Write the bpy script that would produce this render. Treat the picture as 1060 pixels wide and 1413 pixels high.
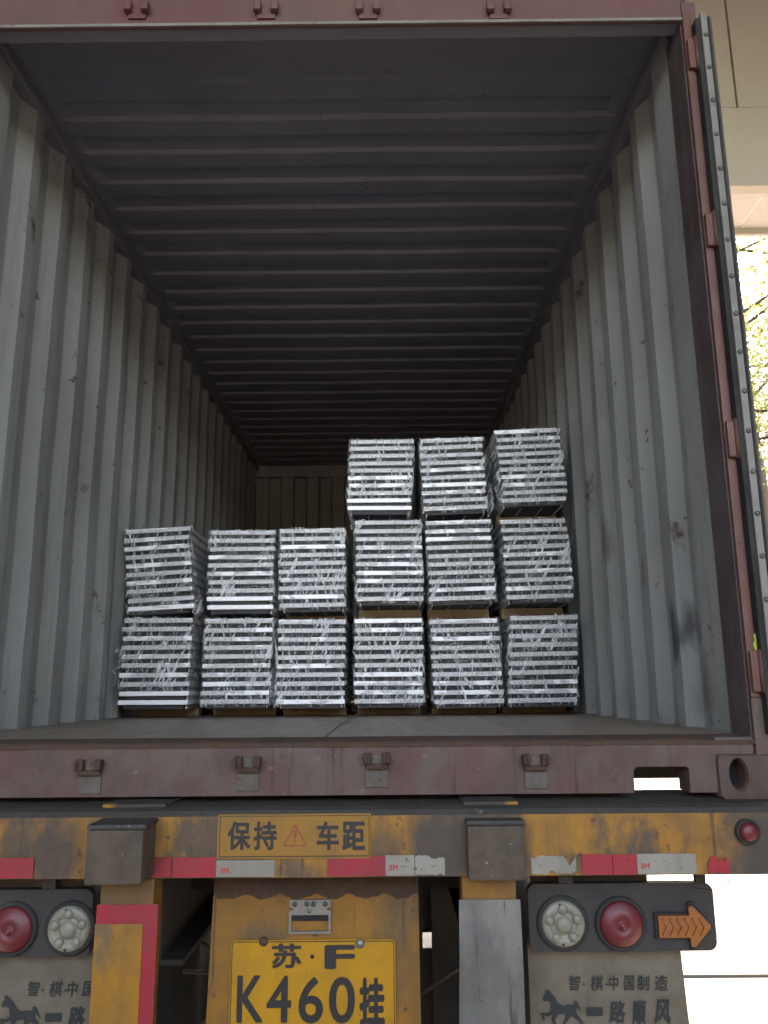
import bpy, bmesh, math, random
from mathutils import Vector, Matrix, noise
random.seed(7)
R = math.radians
scene = bpy.context.scene
for o in list(bpy.data.objects):
    bpy.data.objects.remove(o)
col = scene.collection

# ---------------------------------------------------------------- camera
F = 1.65                                    # container floor above the ground
CAM = Vector((0.1815, -2.2707, F + 0.1350))
YAW, PITCH, ROLL, FPX = R(0.233), R(12.217), R(-0.468), 1119.0
fwd = Vector((-math.sin(YAW) * math.cos(PITCH), math.cos(YAW) * math.cos(PITCH), math.sin(PITCH)))
rgt0 = Vector((math.cos(YAW), math.sin(YAW), 0))
up0 = rgt0.cross(fwd)
rgt = rgt0 * math.cos(ROLL) + up0 * math.sin(ROLL)
upv = up0 * math.cos(ROLL) - rgt0 * math.sin(ROLL)
cd = bpy.data.cameras.new('camera')
cam = bpy.data.objects.new('camera', cd)
col.objects.link(cam)
m = Matrix((rgt, upv, -fwd)).transposed().to_4x4()
m.translation = CAM
cam.matrix_world = m
cd.sensor_fit = 'HORIZONTAL'
cd.sensor_width = 36.0
cd.lens = 36.0 * FPX / 1060.0
cd.clip_start = 0.05
cd.clip_end = 2000
scene.camera = cam

# ---------------------------------------------------------------- sky, sun, exposure
SUN_EL, SUN_AZ = R(50), R(6)               # azimuth from +Y (into the container) towards +X
w = bpy.data.worlds.new('World')
scene.world = w
w.use_nodes = True
nt = w.node_tree
bg = nt.nodes['Background']
sky = nt.nodes.new('ShaderNodeTexSky')
sky.sky_type = 'NISHITA'
sky.sun_disc = False
sky.sun_elevation = SUN_EL
sky.sun_rotation = SUN_AZ
sky.air_density = 1.0
sky.dust_density = 2.0
sky.ozone_density = 0.6
nt.links.new(sky.outputs[0], bg.inputs[0])
bg.inputs[1].default_value = 0.15
sd = bpy.data.lights.new('sun', 'SUN')
sd.energy = 3.0
sd.angle = R(0.5)
sd.color = (1.0, 0.95, 0.88)
sun = bpy.data.objects.new('sun', sd)
col.objects.link(sun)
sdir = Vector((math.sin(SUN_AZ) * math.cos(SUN_EL), math.cos(SUN_AZ) * math.cos(SUN_EL), math.sin(SUN_EL)))
sun.rotation_euler = sdir.to_track_quat('Z', 'Y').to_euler()
sun.location = sdir * 50
scene.view_settings.view_transform = 'Standard'
scene.view_settings.look = 'None'
scene.view_settings.exposure = 4.1
scene.view_settings.use_white_balance = True
scene.view_settings.white_balance_temperature = 8900
scene.view_settings.white_balance_tint = 13
scene.view_settings.gamma = 1.0
scene.cycles.use_denoising = True
scene.cycles.max_bounces = 10
scene.cycles.diffuse_bounces = 6
scene.cycles.glossy_bounces = 4
scene.cycles.transparent_max_bounces = 12
scene.cycles.sample_clamp_indirect = 6.0
scene.cycles.caustics_reflective = False
scene.cycles.caustics_refractive = False


def at(x, y, Y):
    """point of the depth plane Y (metres into the container) seen at photo pixel x, y"""
    d = fwd * FPX + rgt * (x - 530.0) - upv * (y - 706.5)
    t = (Y - CAM.y) / d.y
    return CAM + d * t


# ---------------------------------------------------------------- materials
def newmat(name):
    mt = bpy.data.materials.new(name)
    mt.use_nodes = True
    n = mt.node_tree
    return mt, n, n.nodes['Principled BSDF']


def nd(n, t, **kw):
    x = n.nodes.new(t)
    for k, v in kw.items():
        setattr(x, k, v)
    return x


def coords(n, scale=(1, 1, 1)):
    tc = nd(n, 'ShaderNodeTexCoord')
    mp = nd(n, 'ShaderNodeMapping')
    mp.inputs['Scale'].default_value = scale
    n.links.new(tc.outputs['Object'], mp.inputs[0])
    return mp.outputs[0]


def noise_fac(n, vec, scale, lo, hi, detail=6, rough=0.6):
    t = nd(n, 'ShaderNodeTexNoise')
    t.inputs['Scale'].default_value = scale
    t.inputs['Detail'].default_value = detail
    t.inputs['Roughness'].default_value = rough
    n.links.new(vec, t.inputs['Vector'])
    r = nd(n, 'ShaderNodeMapRange')
    r.inputs[1].default_value = lo
    r.inputs[2].default_value = hi
    n.links.new(t.outputs['Fac'], r.inputs[0])
    return r.outputs[0]


def mixc(n, a, b, fac, amount=1.0):
    """colour a towards b by fac*amount; a, b are sockets or rgb"""
    if amount != 1.0:
        mm = nd(n, 'ShaderNodeMath', operation='MULTIPLY')
        n.links.new(fac, mm.inputs[0])
        mm.inputs[1].default_value = amount
        fac = mm.outputs[0]
    x = nd(n, 'ShaderNodeMix', data_type='RGBA')
    n.links.new(fac, x.inputs['Factor'])
    for s, v in (('A', a), ('B', b)):
        i = [q for q in x.inputs if q.name == s and q.type == 'RGBA'][0]
        if isinstance(v, tuple):
            i.default_value = (*v, 1)
        else:
            n.links.new(v, i)
    return [q for q in x.outputs if q.type == 'RGBA'][0]


def bump(n, b, h, strength, dist=0.01):
    bp = nd(n, 'ShaderNodeBump')
    bp.inputs['Strength'].default_value = strength
    bp.inputs['Distance'].default_value = dist
    n.links.new(h, bp.inputs['Height'])
    n.links.new(bp.outputs[0], b.inputs['Normal'])


def spot(n, centre, radius, squash=(1, 1, 1), soft=0.5):
    """a stain: 1 at centre, 0 outside radius (object space), broken up by noise"""
    tc = nd(n, 'ShaderNodeTexCoord')
    mp = nd(n, 'ShaderNodeMapping', vector_type='TEXTURE')
    mp.inputs['Location'].default_value = centre
    mp.inputs['Scale'].default_value = squash
    n.links.new(tc.outputs['Object'], mp.inputs[0])
    nz = nd(n, 'ShaderNodeTexNoise')
    nz.inputs['Scale'].default_value = 1.6 / radius
    nz.inputs['Detail'].default_value = 5
    n.links.new(mp.outputs[0], nz.inputs['Vector'])
    ln = nd(n, 'ShaderNodeVectorMath', operation='LENGTH')
    n.links.new(mp.outputs[0], ln.inputs[0])
    ad = nd(n, 'ShaderNodeMath', operation='MULTIPLY_ADD')
    n.links.new(nz.outputs['Fac'], ad.inputs[0])
    ad.inputs[1].default_value = radius * 0.9
    n.links.new(ln.outputs['Value'], ad.inputs[2])
    r = nd(n, 'ShaderNodeMapRange')
    r.inputs[1].default_value = radius * 1.45
    r.inputs[2].default_value = radius * (1.45 - soft)
    n.links.new(ad.outputs[0], r.inputs[0])
    return r.outputs[0]


def paint(name, base, dirt=(0.06, 0.05, 0.045), dirt_amt=0.6, rust=0.0, rough=0.55, scale=3.0, streak=0.4,
          metallic=0.0, bmp=0.12, stains=(), fade=None, chip=0.0, chip_col=(0.05, 0.045, 0.04), spec=0.35, mud=0.0, mud_col=(0.06, 0.047, 0.036)):
    mt, n, b = newmat(name)
    v = coords(n)
    vs = coords(n, (9, 9, 0.7))
    c = base
    if fade:
        c = mixc(n, c, fade, noise_fac(n, v, scale * 0.6, 0.35, 0.7), 0.8)
    c = mixc(n, c, dirt, noise_fac(n, v, scale, 0.42, 0.78), dirt_amt)
    if streak:
        c = mixc(n, c, dirt, noise_fac(n, vs, 2.2, 0.52, 0.8), streak)
    if mud:
        mv = coords(n, (1.0, 1.0, 0.55))
        c = mixc(n, c, mud_col, noise_fac(n, mv, scale * 0.9, 0.50 - mud * 0.1, 0.60 - mud * 0.1, 10, 0.68), 0.9)
        c = mixc(n, c, (0.04, 0.028, 0.02), noise_fac(n, coords(n, (40, 40, 1.6)), 1.0, 0.60, 0.68, 3, 0.6), 0.75)
    if rust:
        c = mixc(n, c, (0.075, 0.03, 0.016), noise_fac(n, v, scale * 3.3, 0.64 - rust * 0.2, 0.72 - rust * 0.12, 9, 0.7))
    if chip:
        c = mixc(n, c, chip_col, noise_fac(n, v, scale * 7, 0.66 - chip * 0.1, 0.68 - chip * 0.1, 9, 0.65))
    for centre, rad, sq, colr, amt in stains:
        c = mixc(n, c, colr, spot(n, centre, rad, sq), amt)
    n.links.new(c, b.inputs['Base Color'])
    rr = noise_fac(n, v, scale * 4, 0.3, 0.7)
    mr = nd(n, 'ShaderNodeMapRange')
    mr.inputs[3].default_value = max(0.05, rough - 0.1)
    mr.inputs[4].default_value = min(1, rough + 0.2)
    n.links.new(rr, mr.inputs[0])
    n.links.new(mr.outputs[0], b.inputs['Roughness'])
    b.inputs['Metallic'].default_value = metallic
    b.inputs['Specular IOR Level'].default_value = spec
    if bmp:
        bump(n, b, noise_fac(n, v, scale * 12, 0.2, 0.8, 8), bmp, 0.004)
    return mt


def plain(name, base, rough=0.5, metallic=0.0, emit=None):
    mt, n, b = newmat(name)
    v = coords(n)
    c = mixc(n, base, tuple(k * 0.6 for k in base), noise_fac(n, v, 14, 0.4, 0.75), 0.6)
    n.links.new(c, b.inputs['Base Color'])
    b.inputs['Roughness'].default_value = rough
    b.inputs['Metallic'].default_value = metallic
    return mt


M = {}
SCUFF = (0.03, 0.03, 0.03)
M['wall'] = paint('grey container wall paint', (0.30, 0.30, 0.288), (0.15, 0.148, 0.138), 0.6, 0.14, 0.6, 1.6, 0.6, chip=0.05, chip_col=(0.09, 0.07, 0.06),
                  stains=[((1.15, 0.58, F + 0.31), 0.10, (1, 1, 1.25), (0.035, 0.035, 0.037), 0.85),
                          ((1.15, 0.44, F + 0.33), 0.085, (1, 1, 1.3), (0.035, 0.035, 0.037), 0.75),
                          ((1.15, 0.36, F + 0.12), 0.14, (1, 1, 1.1), (0.09, 0.09, 0.09), 0.6),
                          ((1.15, 1.36, F + 0.78), 0.09, (1, 0.8, 1.5), (0.10, 0.075, 0.06), 0.7),
                          ((-1.15, 2.0, F + 1.1), 0.12, (1, 0.5, 1.0), (0.12, 0.12, 0.11), 0.4)])
M['roof'] = paint('grey roof paint with flare tint', (0.195, 0.18, 0.205), (0.13, 0.12, 0.135), 0.6, 0.05, 0.6, 1.2, 0.0)  # purple tint and dimmer tone paint lens flare and light falloff
M['red'] = paint('maroon container paint', (0.115, 0.043, 0.04), (0.075, 0.06, 0.052), 0.75, 0.25, 0.55, 3.5, 0.5, fade=(0.15, 0.08, 0.07))
M['red_sill'] = paint('worn maroon sill paint', (0.105, 0.044, 0.041), (0.06, 0.047, 0.041), 0.85, 0.22, 0.6, 4.5, 0.7,
                      fade=(0.10, 0.064, 0.052), chip=0.35, chip_col=(0.125, 0.095, 0.08), mud=0.1, mud_col=(0.10, 0.075, 0.062))
M['red_bright'] = paint('orange red post paint', (0.125, 0.052, 0.04), (0.06, 0.04, 0.034), 0.6, 0.15, 0.5, 4, 0.4)
M['red_outer'] = paint('outer maroon paint', (0.22, 0.06, 0.05), (0.1, 0.06, 0.05), 0.5, 0.15, 0.5, 2, 0.4)
M['post_inner'] = paint('dark maroon post paint', (0.075, 0.05, 0.05), (0.15, 0.13, 0.125), 0.6, 0.2, 0.6, 5, 0.6)
M['casting'] = paint('rusty cast steel', (0.085, 0.055, 0.046), (0.042, 0.032, 0.027), 0.7, 0.4, 0.7, 6, 0.4, bmp=0.4)
M['rust'] = paint('rusty dirt', (0.075, 0.042, 0.028), (0.035, 0.027, 0.023), 0.8, 0.5, 0.85, 9, 0.0, bmp=0.6)
M['pad'] = paint('bare worn steel pad', (0.10, 0.085, 0.07), (0.055, 0.042, 0.036), 0.7, 0.25, 0.6, 12, 0.5)
M['cavity_shade'] = plain('black cavity shade', (0.012, 0.012, 0.012), 0.9)  # black colour stands in for the shade inside openings
M['rubber'] = paint('black rubber', (0.02, 0.02, 0.02), (0.06, 0.055, 0.05), 0.5, 0, 0.8, 6, 0.2)
M['strip'] = paint('grey gasket strip', (0.19, 0.18, 0.16), (0.085, 0.075, 0.066), 0.6, 0.1, 0.5, 8, 0.4)
M['door_edge'] = paint('dark weathered door edge', (0.11, 0.095, 0.085), (0.05, 0.042, 0.038), 0.7, 0.2, 0.7, 8, 0.4)
M['rivet'] = plain('dull rivet steel', (0.12, 0.11, 0.10), 0.55, 0.4)
YST = []
for cx, rad, sq, amt in ((-0.66, 0.09, (1.0, 1, 1.3), 0.9), (-0.46, 0.10, (0.7, 1, 1.4), 0.75), (0.30, 0.12, (0.8, 1, 1.6), 0.95), (0.17, 0.08, (0.7, 1, 1.3), 0.6),
                         (0.48, 0.08, (0.9, 1, 1.6), 0.95), (1.16, 0.14, (1.1, 1, 1.3), 1.0), (-0.97, 0.05, (1, 1, 1), 0.3)):
    YST.append(((cx, -0.12, F - 0.28), rad, sq, (0.05, 0.041, 0.034), amt))
M['yellow'] = paint('dirty yellow chassis paint', (0.34, 0.145, 0.013), (0.07, 0.05, 0.03), 0.75, 0.18, 0.5, 6, 0.7, fade=(0.23, 0.105, 0.02), chip=0.3, chip_col=(0.05, 0.035, 0.025), mud=0.35, stains=YST)
M['yellow_clean'] = paint('yellow panel paint', (0.27, 0.115, 0.012), (0.11, 0.065, 0.024), 0.7, 0.08, 0.5, 4, 0.6, fade=(0.21, 0.092, 0.014), chip=0.12, mud=0.12, mud_col=(0.11, 0.065, 0.03))
M['plate_yellow'] = paint('plate yellow', (0.42, 0.20, 0.010), (0.21, 0.10, 0.014), 0.5, 0.0, 0.4, 9, 0.4, bmp=0.05, chip=0.05, chip_col=(0.12, 0.07, 0.02))
M['yellow_field'] = paint('worn reflective yellow', (0.30, 0.13, 0.012), (0.13, 0.075, 0.03), 0.8, 0.1, 0.5, 7, 0.5, chip=0.15, mud=0.2, mud_col=(0.12, 0.08, 0.045))
M['sign_yellow'] = paint('sign yellow', (0.26, 0.122, 0.018), (0.14, 0.085, 0.03), 0.6, 0.0, 0.5, 9, 0.4, bmp=0.05)
M['grime'] = paint('grimy grey steel', (0.05, 0.044, 0.039), (0.027, 0.024, 0.021), 0.7, 0.1, 0.65, 7, 0.3, chip=0.04, chip_col=(0.2, 0.17, 0.14))
M['grime_y'] = paint('grimy steel with yellow traces', (0.05, 0.044, 0.039), (0.027, 0.024, 0.021), 0.7, 0.1, 0.65, 7, 0.0, stains=[((-0.55, -0.085, F - 0.17), 0.035, (1, 1, 1), (0.30, 0.15, 0.015), 0.9), ((0.5, -0.085, F - 0.17), 0.03, (1, 1, 1), (0.30, 0.15, 0.015), 0.9)])
M['block'] = paint('dirty brown block', (0.085, 0.062, 0.044), (0.035, 0.029, 0.024), 0.8, 0.25, 0.7, 9, 0.3, bmp=0.4, chip=0.03, chip_col=(0.3, 0.28, 0.25))
M['black_txt'] = plain('black lettering', (0.011, 0.0105, 0.010), 0.6)
M['faint_txt'] = plain('faded ink', (0.018, 0.021, 0.022), 0.8)
M['orange_red'] = plain('orange red print', (0.24, 0.04, 0.012), 0.5)
M['tape_red'] = paint('red reflective tape', (0.30, 0.018, 0.03), (0.13, 0.035, 0.035), 0.7, 0, 0.35, 9, 0.5, bmp=0.05, chip=0.25, chip_col=(0.09, 0.035, 0.03))
M['tape_white'] = paint('white reflective tape', (0.235, 0.22, 0.19), (0.13, 0.11, 0.085), 0.6, 0, 0.4, 10, 0.5, bmp=0.05, chip=0.35, chip_col=(0.09, 0.075, 0.06))
M['tape_mark'] = plain('small red print', (0.45, 0.03, 0.03), 0.5)
M['lamp_box'] = paint('black lamp panel', (0.028, 0.026, 0.025), (0.05, 0.044, 0.038), 0.7, 0.0, 0.6, 6, 0.3)
M['galv'] = paint('galvanised zinc', (0.88, 0.88, 0.88), (0.70, 0.70, 0.71), 0.5, 0.0, 0.42, 14, 0.0, metallic=0.15, bmp=0.05, spec=0.5)
M['gap_shade'] = paint('dark gap shade fill', (0.03, 0.03, 0.032), (0.03, 0.03, 0.03), 0.5, 0.0, 0.5, 20, 0.0, metallic=0.3)  # near-black fill, paints shade into the gaps between panels
M['steel'] = paint('grey bracket steel', (0.20, 0.195, 0.175), (0.11, 0.10, 0.085), 0.5, 0.1, 0.4, 25, 0.0, metallic=0.5)
M['sheet'] = paint('grey sheet metal', (0.115, 0.115, 0.108), (0.06, 0.056, 0.05), 0.7, 0.05, 0.5, 6, 0.4, metallic=0.2, fade=(0.16, 0.155, 0.14), mud=0.2, mud_col=(0.17, 0.16, 0.14))
M['flap'] = paint('cream mud flap', (0.135, 0.112, 0.082), (0.065, 0.052, 0.037), 0.7, 0, 0.75, 7, 0.35, bmp=0.3)
M['dark_steel'] = paint('dark chassis steel', (0.03, 0.027, 0.025), (0.06, 0.05, 0.042), 0.6, 0.15, 0.7, 5, 0)
M['tyre'] = paint('tyre rubber', (0.022, 0.021, 0.02), (0.06, 0.055, 0.05), 0.6, 0, 0.85, 8, 0)
M['soffit'] = paint('grey wall panel', (0.55, 0.54, 0.47), (0.46, 0.45, 0.39), 0.6, 0, 0.7, 1.5, 0.3, bmp=0.02)
M['awning'] = paint('white awning sheet', (0.62, 0.62, 0.56), (0.54, 0.54, 0.49), 0.4, 0, 0.6, 2, 0.0, bmp=0.02)
M['concrete'] = paint('concrete yard', (0.15, 0.147, 0.14), (0.095, 0.092, 0.087), 0.6, 0, 0.9, 0.8, 0.0, bmp=0.25, chip=0.0)
M['bay_roof'] = paint('dark steel roof sheet', (0.05, 0.05, 0.05), (0.03, 0.03, 0.03), 0.5, 0, 0.7, 1.5, 0.0)
M['light_block_wall'] = paint('grey light block cladding', (0.10, 0.10, 0.10), (0.06, 0.06, 0.06), 0.5, 0, 0.7, 0.8, 0.3)
M['plaster'] = paint('dark brick', (0.08, 0.062, 0.052), (0.05, 0.042, 0.036), 0.5, 0, 0.8, 0.5, 0.3)
M['glass'] = plain('dark window glass', (0.03, 0.035, 0.04), 0.1)
M['wood'] = paint('pale timber', (0.52, 0.39, 0.24), (0.32, 0.23, 0.14), 0.8, 0, 0.75, 7, 0.0, bmp=0.2, fade=(0.28, 0.22, 0.15), chip=0.1, chip_col=(0.08, 0.055, 0.035))
M['bark'] = paint('bark', (0.10, 0.075, 0.055), (0.05, 0.04, 0.03), 0.6, 0, 0.9, 6, 0.5, bmp=0.5)


def lens(name, base, trans=0.25):
    mt, n, b = newmat(name)
    v = coords(n)
    c = mixc(n, base, tuple(k * 0.45 + 0.02 for k in base), noise_fac(n, v, 30, 0.4, 0.75), 0.6)
    n.links.new(c, b.inputs['Base Color'])
    b.inputs['Roughness'].default_value = 0.5
    b.inputs['Coat Weight'].default_value = 0.05
    b.inputs['Coat Roughness'].default_value = 0.15
    return mt


M['lens_red'] = lens('red lamp lens', (0.12, 0.008, 0.012))
M['lens_white'] = lens('clear lamp lens', (0.20, 0.19, 0.145))
M['lens_amber'] = lens('amber arrow lens', (0.28, 0.08, 0.01))
M['lime'] = plain('lime green', (0.42, 0.52, 0.04), 0.5)


def wood_floor():
    mt, n, b = newmat('brown plywood floor')
    v = coords(n)
    g = coords(n, (14, 1.2, 10))
    c = mixc(n, (0.27, 0.195, 0.14), (0.14, 0.10, 0.072), noise_fac(n, g, 2.5, 0.3, 0.7))
    c = mixc(n, c, (0.29, 0.235, 0.185), noise_fac(n, v, 2.2, 0.5, 0.8), 0.7)
    c = mixc(n, c, (0.035, 0.03, 0.026), noise_fac(n, v, 16, 0.62, 0.72, 9), 0.7)
    n.links.new(c, b.inputs['Base Color'])
    b.inputs['Roughness'].default_value = 0.42
    bump(n, b, noise_fac(n, g, 6, 0.3, 0.7), 0.3, 0.004)
    return mt


M['floor'] = wood_floor()


def film_mat():
    mt, n, b = newmat('clear stretch film')
    n.nodes.remove(b)
    out = n.nodes['Material Output']
    tc = nd(n, 'ShaderNodeTexCoord')
    oi = nd(n, 'ShaderNodeObjectInfo')
    sc_ = nd(n, 'ShaderNodeMath', operation='MULTIPLY')
    n.links.new(oi.outputs['Random'], sc_.inputs[0])
    sc_.inputs[1].default_value = 37.0
    va = nd(n, 'ShaderNodeVectorMath', operation='ADD')
    n.links.new(tc.outputs['Object'], va.inputs[0])
    n.links.new(sc_.outputs[0], va.inputs[1])

    def rotated(angle, scale):
        mp = nd(n, 'ShaderNodeMapping')
        mp.inputs['Rotation'].default_value = (0, R(angle), 0)
        m2_ = nd(n, 'ShaderNodeMapping')
        m2_.inputs['Scale'].default_value = scale
        n.links.new(va.outputs[0], mp.inputs[0])
        n.links.new(mp.outputs[0], m2_.inputs[0])
        return m2_.outputs[0]

    def ridge(vec, sc, width):
        t = nd(n, 'ShaderNodeTexNoise')
        t.inputs['Scale'].default_value = sc
        t.inputs['Detail'].default_value = 1.5
        t.inputs['Roughness'].default_value = 0.5
        n.links.new(vec, t.inputs['Vector'])
        a = nd(n, 'ShaderNodeMath', operation='SUBTRACT')
        n.links.new(t.outputs['Fac'], a.inputs[0])
        a.inputs[1].default_value = 0.5
        c = nd(n, 'ShaderNodeMath', operation='ABSOLUTE')
        n.links.new(a.outputs[0], c.inputs[0])
        r = nd(n, 'ShaderNodeMapRange')
        r.inputs[1].default_value = width
        r.inputs[2].default_value = 0.0
        n.links.new(c.outputs[0], r.inputs[0])
        return r.outputs[0]

    def mth(op, a, b_):
        x = nd(n, 'ShaderNodeMath', operation=op)
        for i_, q in enumerate((a, b_)):
            if isinstance(q, (int, float)):
                x.inputs[i_].default_value = q
            else:
                n.links.new(q, x.inputs[i_])
        return x.outputs[0]

    patch = noise_fac(n, rotated(0, (1, 1, 1)), 7.0, 0.38, 0.56, 3)
    patch2 = noise_fac(n, rotated(40, (1, 1, 1)), 9.0, 0.40, 0.58, 3)
    patch3 = noise_fac(n, rotated(0, (1, 1, 1)), 5.0, 0.50, 0.70, 2)
    r1 = ridge(rotated(64, (1.1, 2, 13)), 2.0, 0.024)
    r2 = ridge(rotated(-76, (1.1, 2, 13)), 2.2, 0.024)
    r3 = ridge(rotated(24, (9, 8, 18)), 3.0, 0.028)
    fold_glint = mth('MAXIMUM', mth('MULTIPLY', r1, patch), mth('MAXIMUM', mth('MULTIPLY', r2, patch2), mth('MULTIPLY', r3, patch3)))  # crease lines, painted white to stand in for glints too
    h1 = noise_fac(n, rotated(15, (7, 7, 13)), 3.0, 0.3, 0.7, 4, 0.6)
    h2 = noise_fac(n, rotated(-30, (9, 9, 15)), 5.0, 0.3, 0.7, 4, 0.6)
    hh = mth('ADD', mth('ADD', h1, h2), mth('MULTIPLY', fold_glint, 0.8))
    bp = nd(n, 'ShaderNodeBump')
    bp.inputs['Strength'].default_value = 1.0
    bp.inputs['Distance'].default_value = 0.014
    n.links.new(hh, bp.inputs['Height'])
    gl = nd(n, 'ShaderNodeBsdfGlossy')
    gl.inputs['Roughness'].default_value = 0.07
    n.links.new(bp.outputs[0], gl.inputs['Normal'])
    df = nd(n, 'ShaderNodeBsdfDiffuse')
    df.inputs['Color'].default_value = (0.93, 0.93, 0.93, 1)
    tr_ = nd(n, 'ShaderNodeBsdfTransparent')
    lw = nd(n, 'ShaderNodeFresnel')
    lw.inputs['IOR'].default_value = 1.5
    n.links.new(bp.outputs[0], lw.inputs['Normal'])
    white_mix = mth('ADD', mth('MULTIPLY', fold_glint, 0.8), mth('MULTIPLY', patch, 0.005))
    m1 = nd(n, 'ShaderNodeMixShader')
    n.links.new(white_mix, m1.inputs[0])
    n.links.new(tr_.outputs[0], m1.inputs[1])
    n.links.new(df.outputs[0], m1.inputs[2])
    m2 = nd(n, 'ShaderNodeMixShader')
    n.links.new(mth('MINIMUM', mth('MULTIPLY', lw.outputs[0], 0.8), 0.5), m2.inputs[0])
    n.links.new(m1.outputs[0], m2.inputs[1])
    n.links.new(gl.outputs[0], m2.inputs[2])
    n.links.new(m2.outputs[0], out.inputs['Surface'])
    return mt


M['film'] = film_mat()


def leaf_mat(name, a, bb):
    mt, n, b = newmat(name)
    oi = nd(n, 'ShaderNodeTexCoord')
    t = nd(n, 'ShaderNodeTexNoise')
    t.inputs['Scale'].default_value = 1.3
    t.inputs['Detail'].default_value = 4
    n.links.new(oi.outputs['Object'], t.inputs['Vector'])
    c = mixc(n, a, bb, t.outputs['Fac'])
    n.links.new(c, b.inputs['Base Color'])
    b.inputs['Roughness'].default_value = 0.5
    tr = nd(n, 'ShaderNodeBsdfTranslucent')
    n.links.new(c, tr.inputs['Color'])
    mx = nd(n, 'ShaderNodeMixShader')
    mx.inputs[0].default_value = 0.4
    n.links.new(b.outputs[0], mx.inputs[1])
    n.links.new(tr.outputs[0], mx.inputs[2])
    n.links.new(mx.outputs[0], n.nodes['Material Output'].inputs['Surface'])
    return mt


M['leaf'] = leaf_mat('yellow green leaves', (0.14, 0.17, 0.03), (0.28, 0.25, 0.06))


# ---------------------------------------------------------------- mesh builder
class MB:
    def __init__(s):
        s.v, s.f, s.mi, s.sm = [], [], [], []

    def add(s, vs, fs, mi=0, smooth=False):
        o = len(s.v)
        s.v += [Vector(q) for q in vs]
        s.f += [tuple(o + i for i in q) for q in fs]
        s.mi += [mi] * len(fs)
        s.sm += [smooth] * len(fs)
        return s

    def box(s, x0, x1, y0, y1, z0, z1, bev=0.0, mi=0):
        if bev <= 0:
            vs = [(x, y, z) for x in (x0, x1) for y in (y0, y1) for z in (z0, z1)]
            return s.add(vs, [(0, 1, 3, 2), (4, 6, 7, 5), (0, 4, 5, 1), (2, 3, 7, 6), (0, 2, 6, 4), (1, 5, 7, 3)], mi)
        bm = bmesh.new()
        bmesh.ops.create_cube(bm, size=1)
        for q in bm.verts:
            q.co = Vector(((x0 + x1) / 2 + q.co.x * (x1 - x0), (y0 + y1) / 2 + q.co.y * (y1 - y0), (z0 + z1) / 2 + q.co.z * (z1 - z0)))
        bmesh.ops.bevel(bm, geom=bm.edges[:], offset=bev, segments=2, profile=0.6, affect='EDGES')
        bm.verts.index_update()
        s.add([q.co.copy() for q in bm.verts], [[q.index for q in f.verts] for f in bm.faces], mi)
        bm.free()
        return s

    def prism(s, poly, y0, y1, mi=0, cap=True):
        """polygon of (x, z) pushed from y0 to y1; concave polygons are triangulated"""
        from mathutils.geometry import tessellate_polygon
        n = len(poly)
        vs = [(x, y0, z) for x, z in poly] + [(x, y1, z) for x, z in poly]
        fs = [(i, (i + 1) % n, n + (i + 1) % n, n + i) for i in range(n)]
        if cap:
            tri = tessellate_polygon([[Vector((x, z, 0)) for x, z in poly]])
            fs += [tuple(t) for t in tri] + [tuple(n + i for i in reversed(t)) for t in tri]
        return s.add(vs, fs, mi)

    def disc(s, c, prof, seg=32, axis=Vector((0, -1, 0)), mi=0, smooth=True):
        """lathe: prof = [(radius, height along axis)]"""
        a = axis.normalized()
        t = a.orthogonal().normalized()
        b = a.cross(t)
        c = Vector(c)
        vs, fs = [], []
        for r, h in prof:
            for i in range(seg):
                q = 2 * math.pi * i / seg
                vs.append(c + a * h + (t * math.cos(q) + b * math.sin(q)) * max(r, 1e-4))
        for k in range(len(prof) - 1):
            for i in range(seg):
                j = (i + 1) % seg
                fs.append((k * seg + i, k * seg + j, (k + 1) * seg + j, (k + 1) * seg + i))
        return s.add(vs, fs, mi, smooth)

    def tube(s, pts, rad, seg=8, mi=0):
        pts = [Vector(p) for p in pts]
        rads = rad if isinstance(rad, (list, tuple)) else [rad] * len(pts)
        vs, fs = [], []
        for k, p in enumerate(pts):
            d = (pts[min(k + 1, len(pts) - 1)] - pts[max(k - 1, 0)]).normalized()
            u = d.orthogonal().normalized() if abs(d.z) > 0.9 else d.cross(Vector((0, 0, 1))).normalized()
            w_ = d.cross(u)
            for i in range(seg):
                q = 2 * math.pi * i / seg
                vs.append(p + (u * math.cos(q) + w_ * math.sin(q)) * rads[k])
        for k in range(len(pts) - 1):
            for i in range(seg):
                j = (i + 1) % seg
                fs.append((k * seg + i, k * seg + j, (k + 1) * seg + j, (k + 1) * seg + i))
        fs.append(tuple(range(seg)))
        fs.append(tuple(reversed(range((len(pts) - 1) * seg, len(pts) * seg))))
        return s.add(vs, fs, mi, True)

    def mesh(s, name, mats):
        me = bpy.data.meshes.new(name)
        me.from_pydata(s.v, [], s.f)
        for q in mats if isinstance(mats, (list, tuple)) else [mats]:
            me.materials.append(q)
        me.polygons.foreach_set('material_index', s.mi)
        me.polygons.foreach_set('use_smooth', s.sm)
        bm = bmesh.new()
        bm.from_mesh(me)
        bmesh.ops.recalc_face_normals(bm, faces=bm.faces)
        bm.to_mesh(me)
        bm.free()
        me.update()
        return me

    def build(s, name, mats, parent=None):
        o = bpy.data.objects.new(name, s.mesh(name, mats))
        col.objects.link(o)
        if parent:
            o.parent = parent
            pw = parent.matrix_basis.copy()
            if parent.parent:
                pw = parent.parent.matrix_basis @ parent.matrix_parent_inverse @ pw
            o.matrix_parent_inverse = pw.inverted()
        return o


def raw(name, me, parent=None):
    o = bpy.data.objects.new(name, me)
    col.objects.link(o)
    if parent:
        o.parent = parent
    return o


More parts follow.
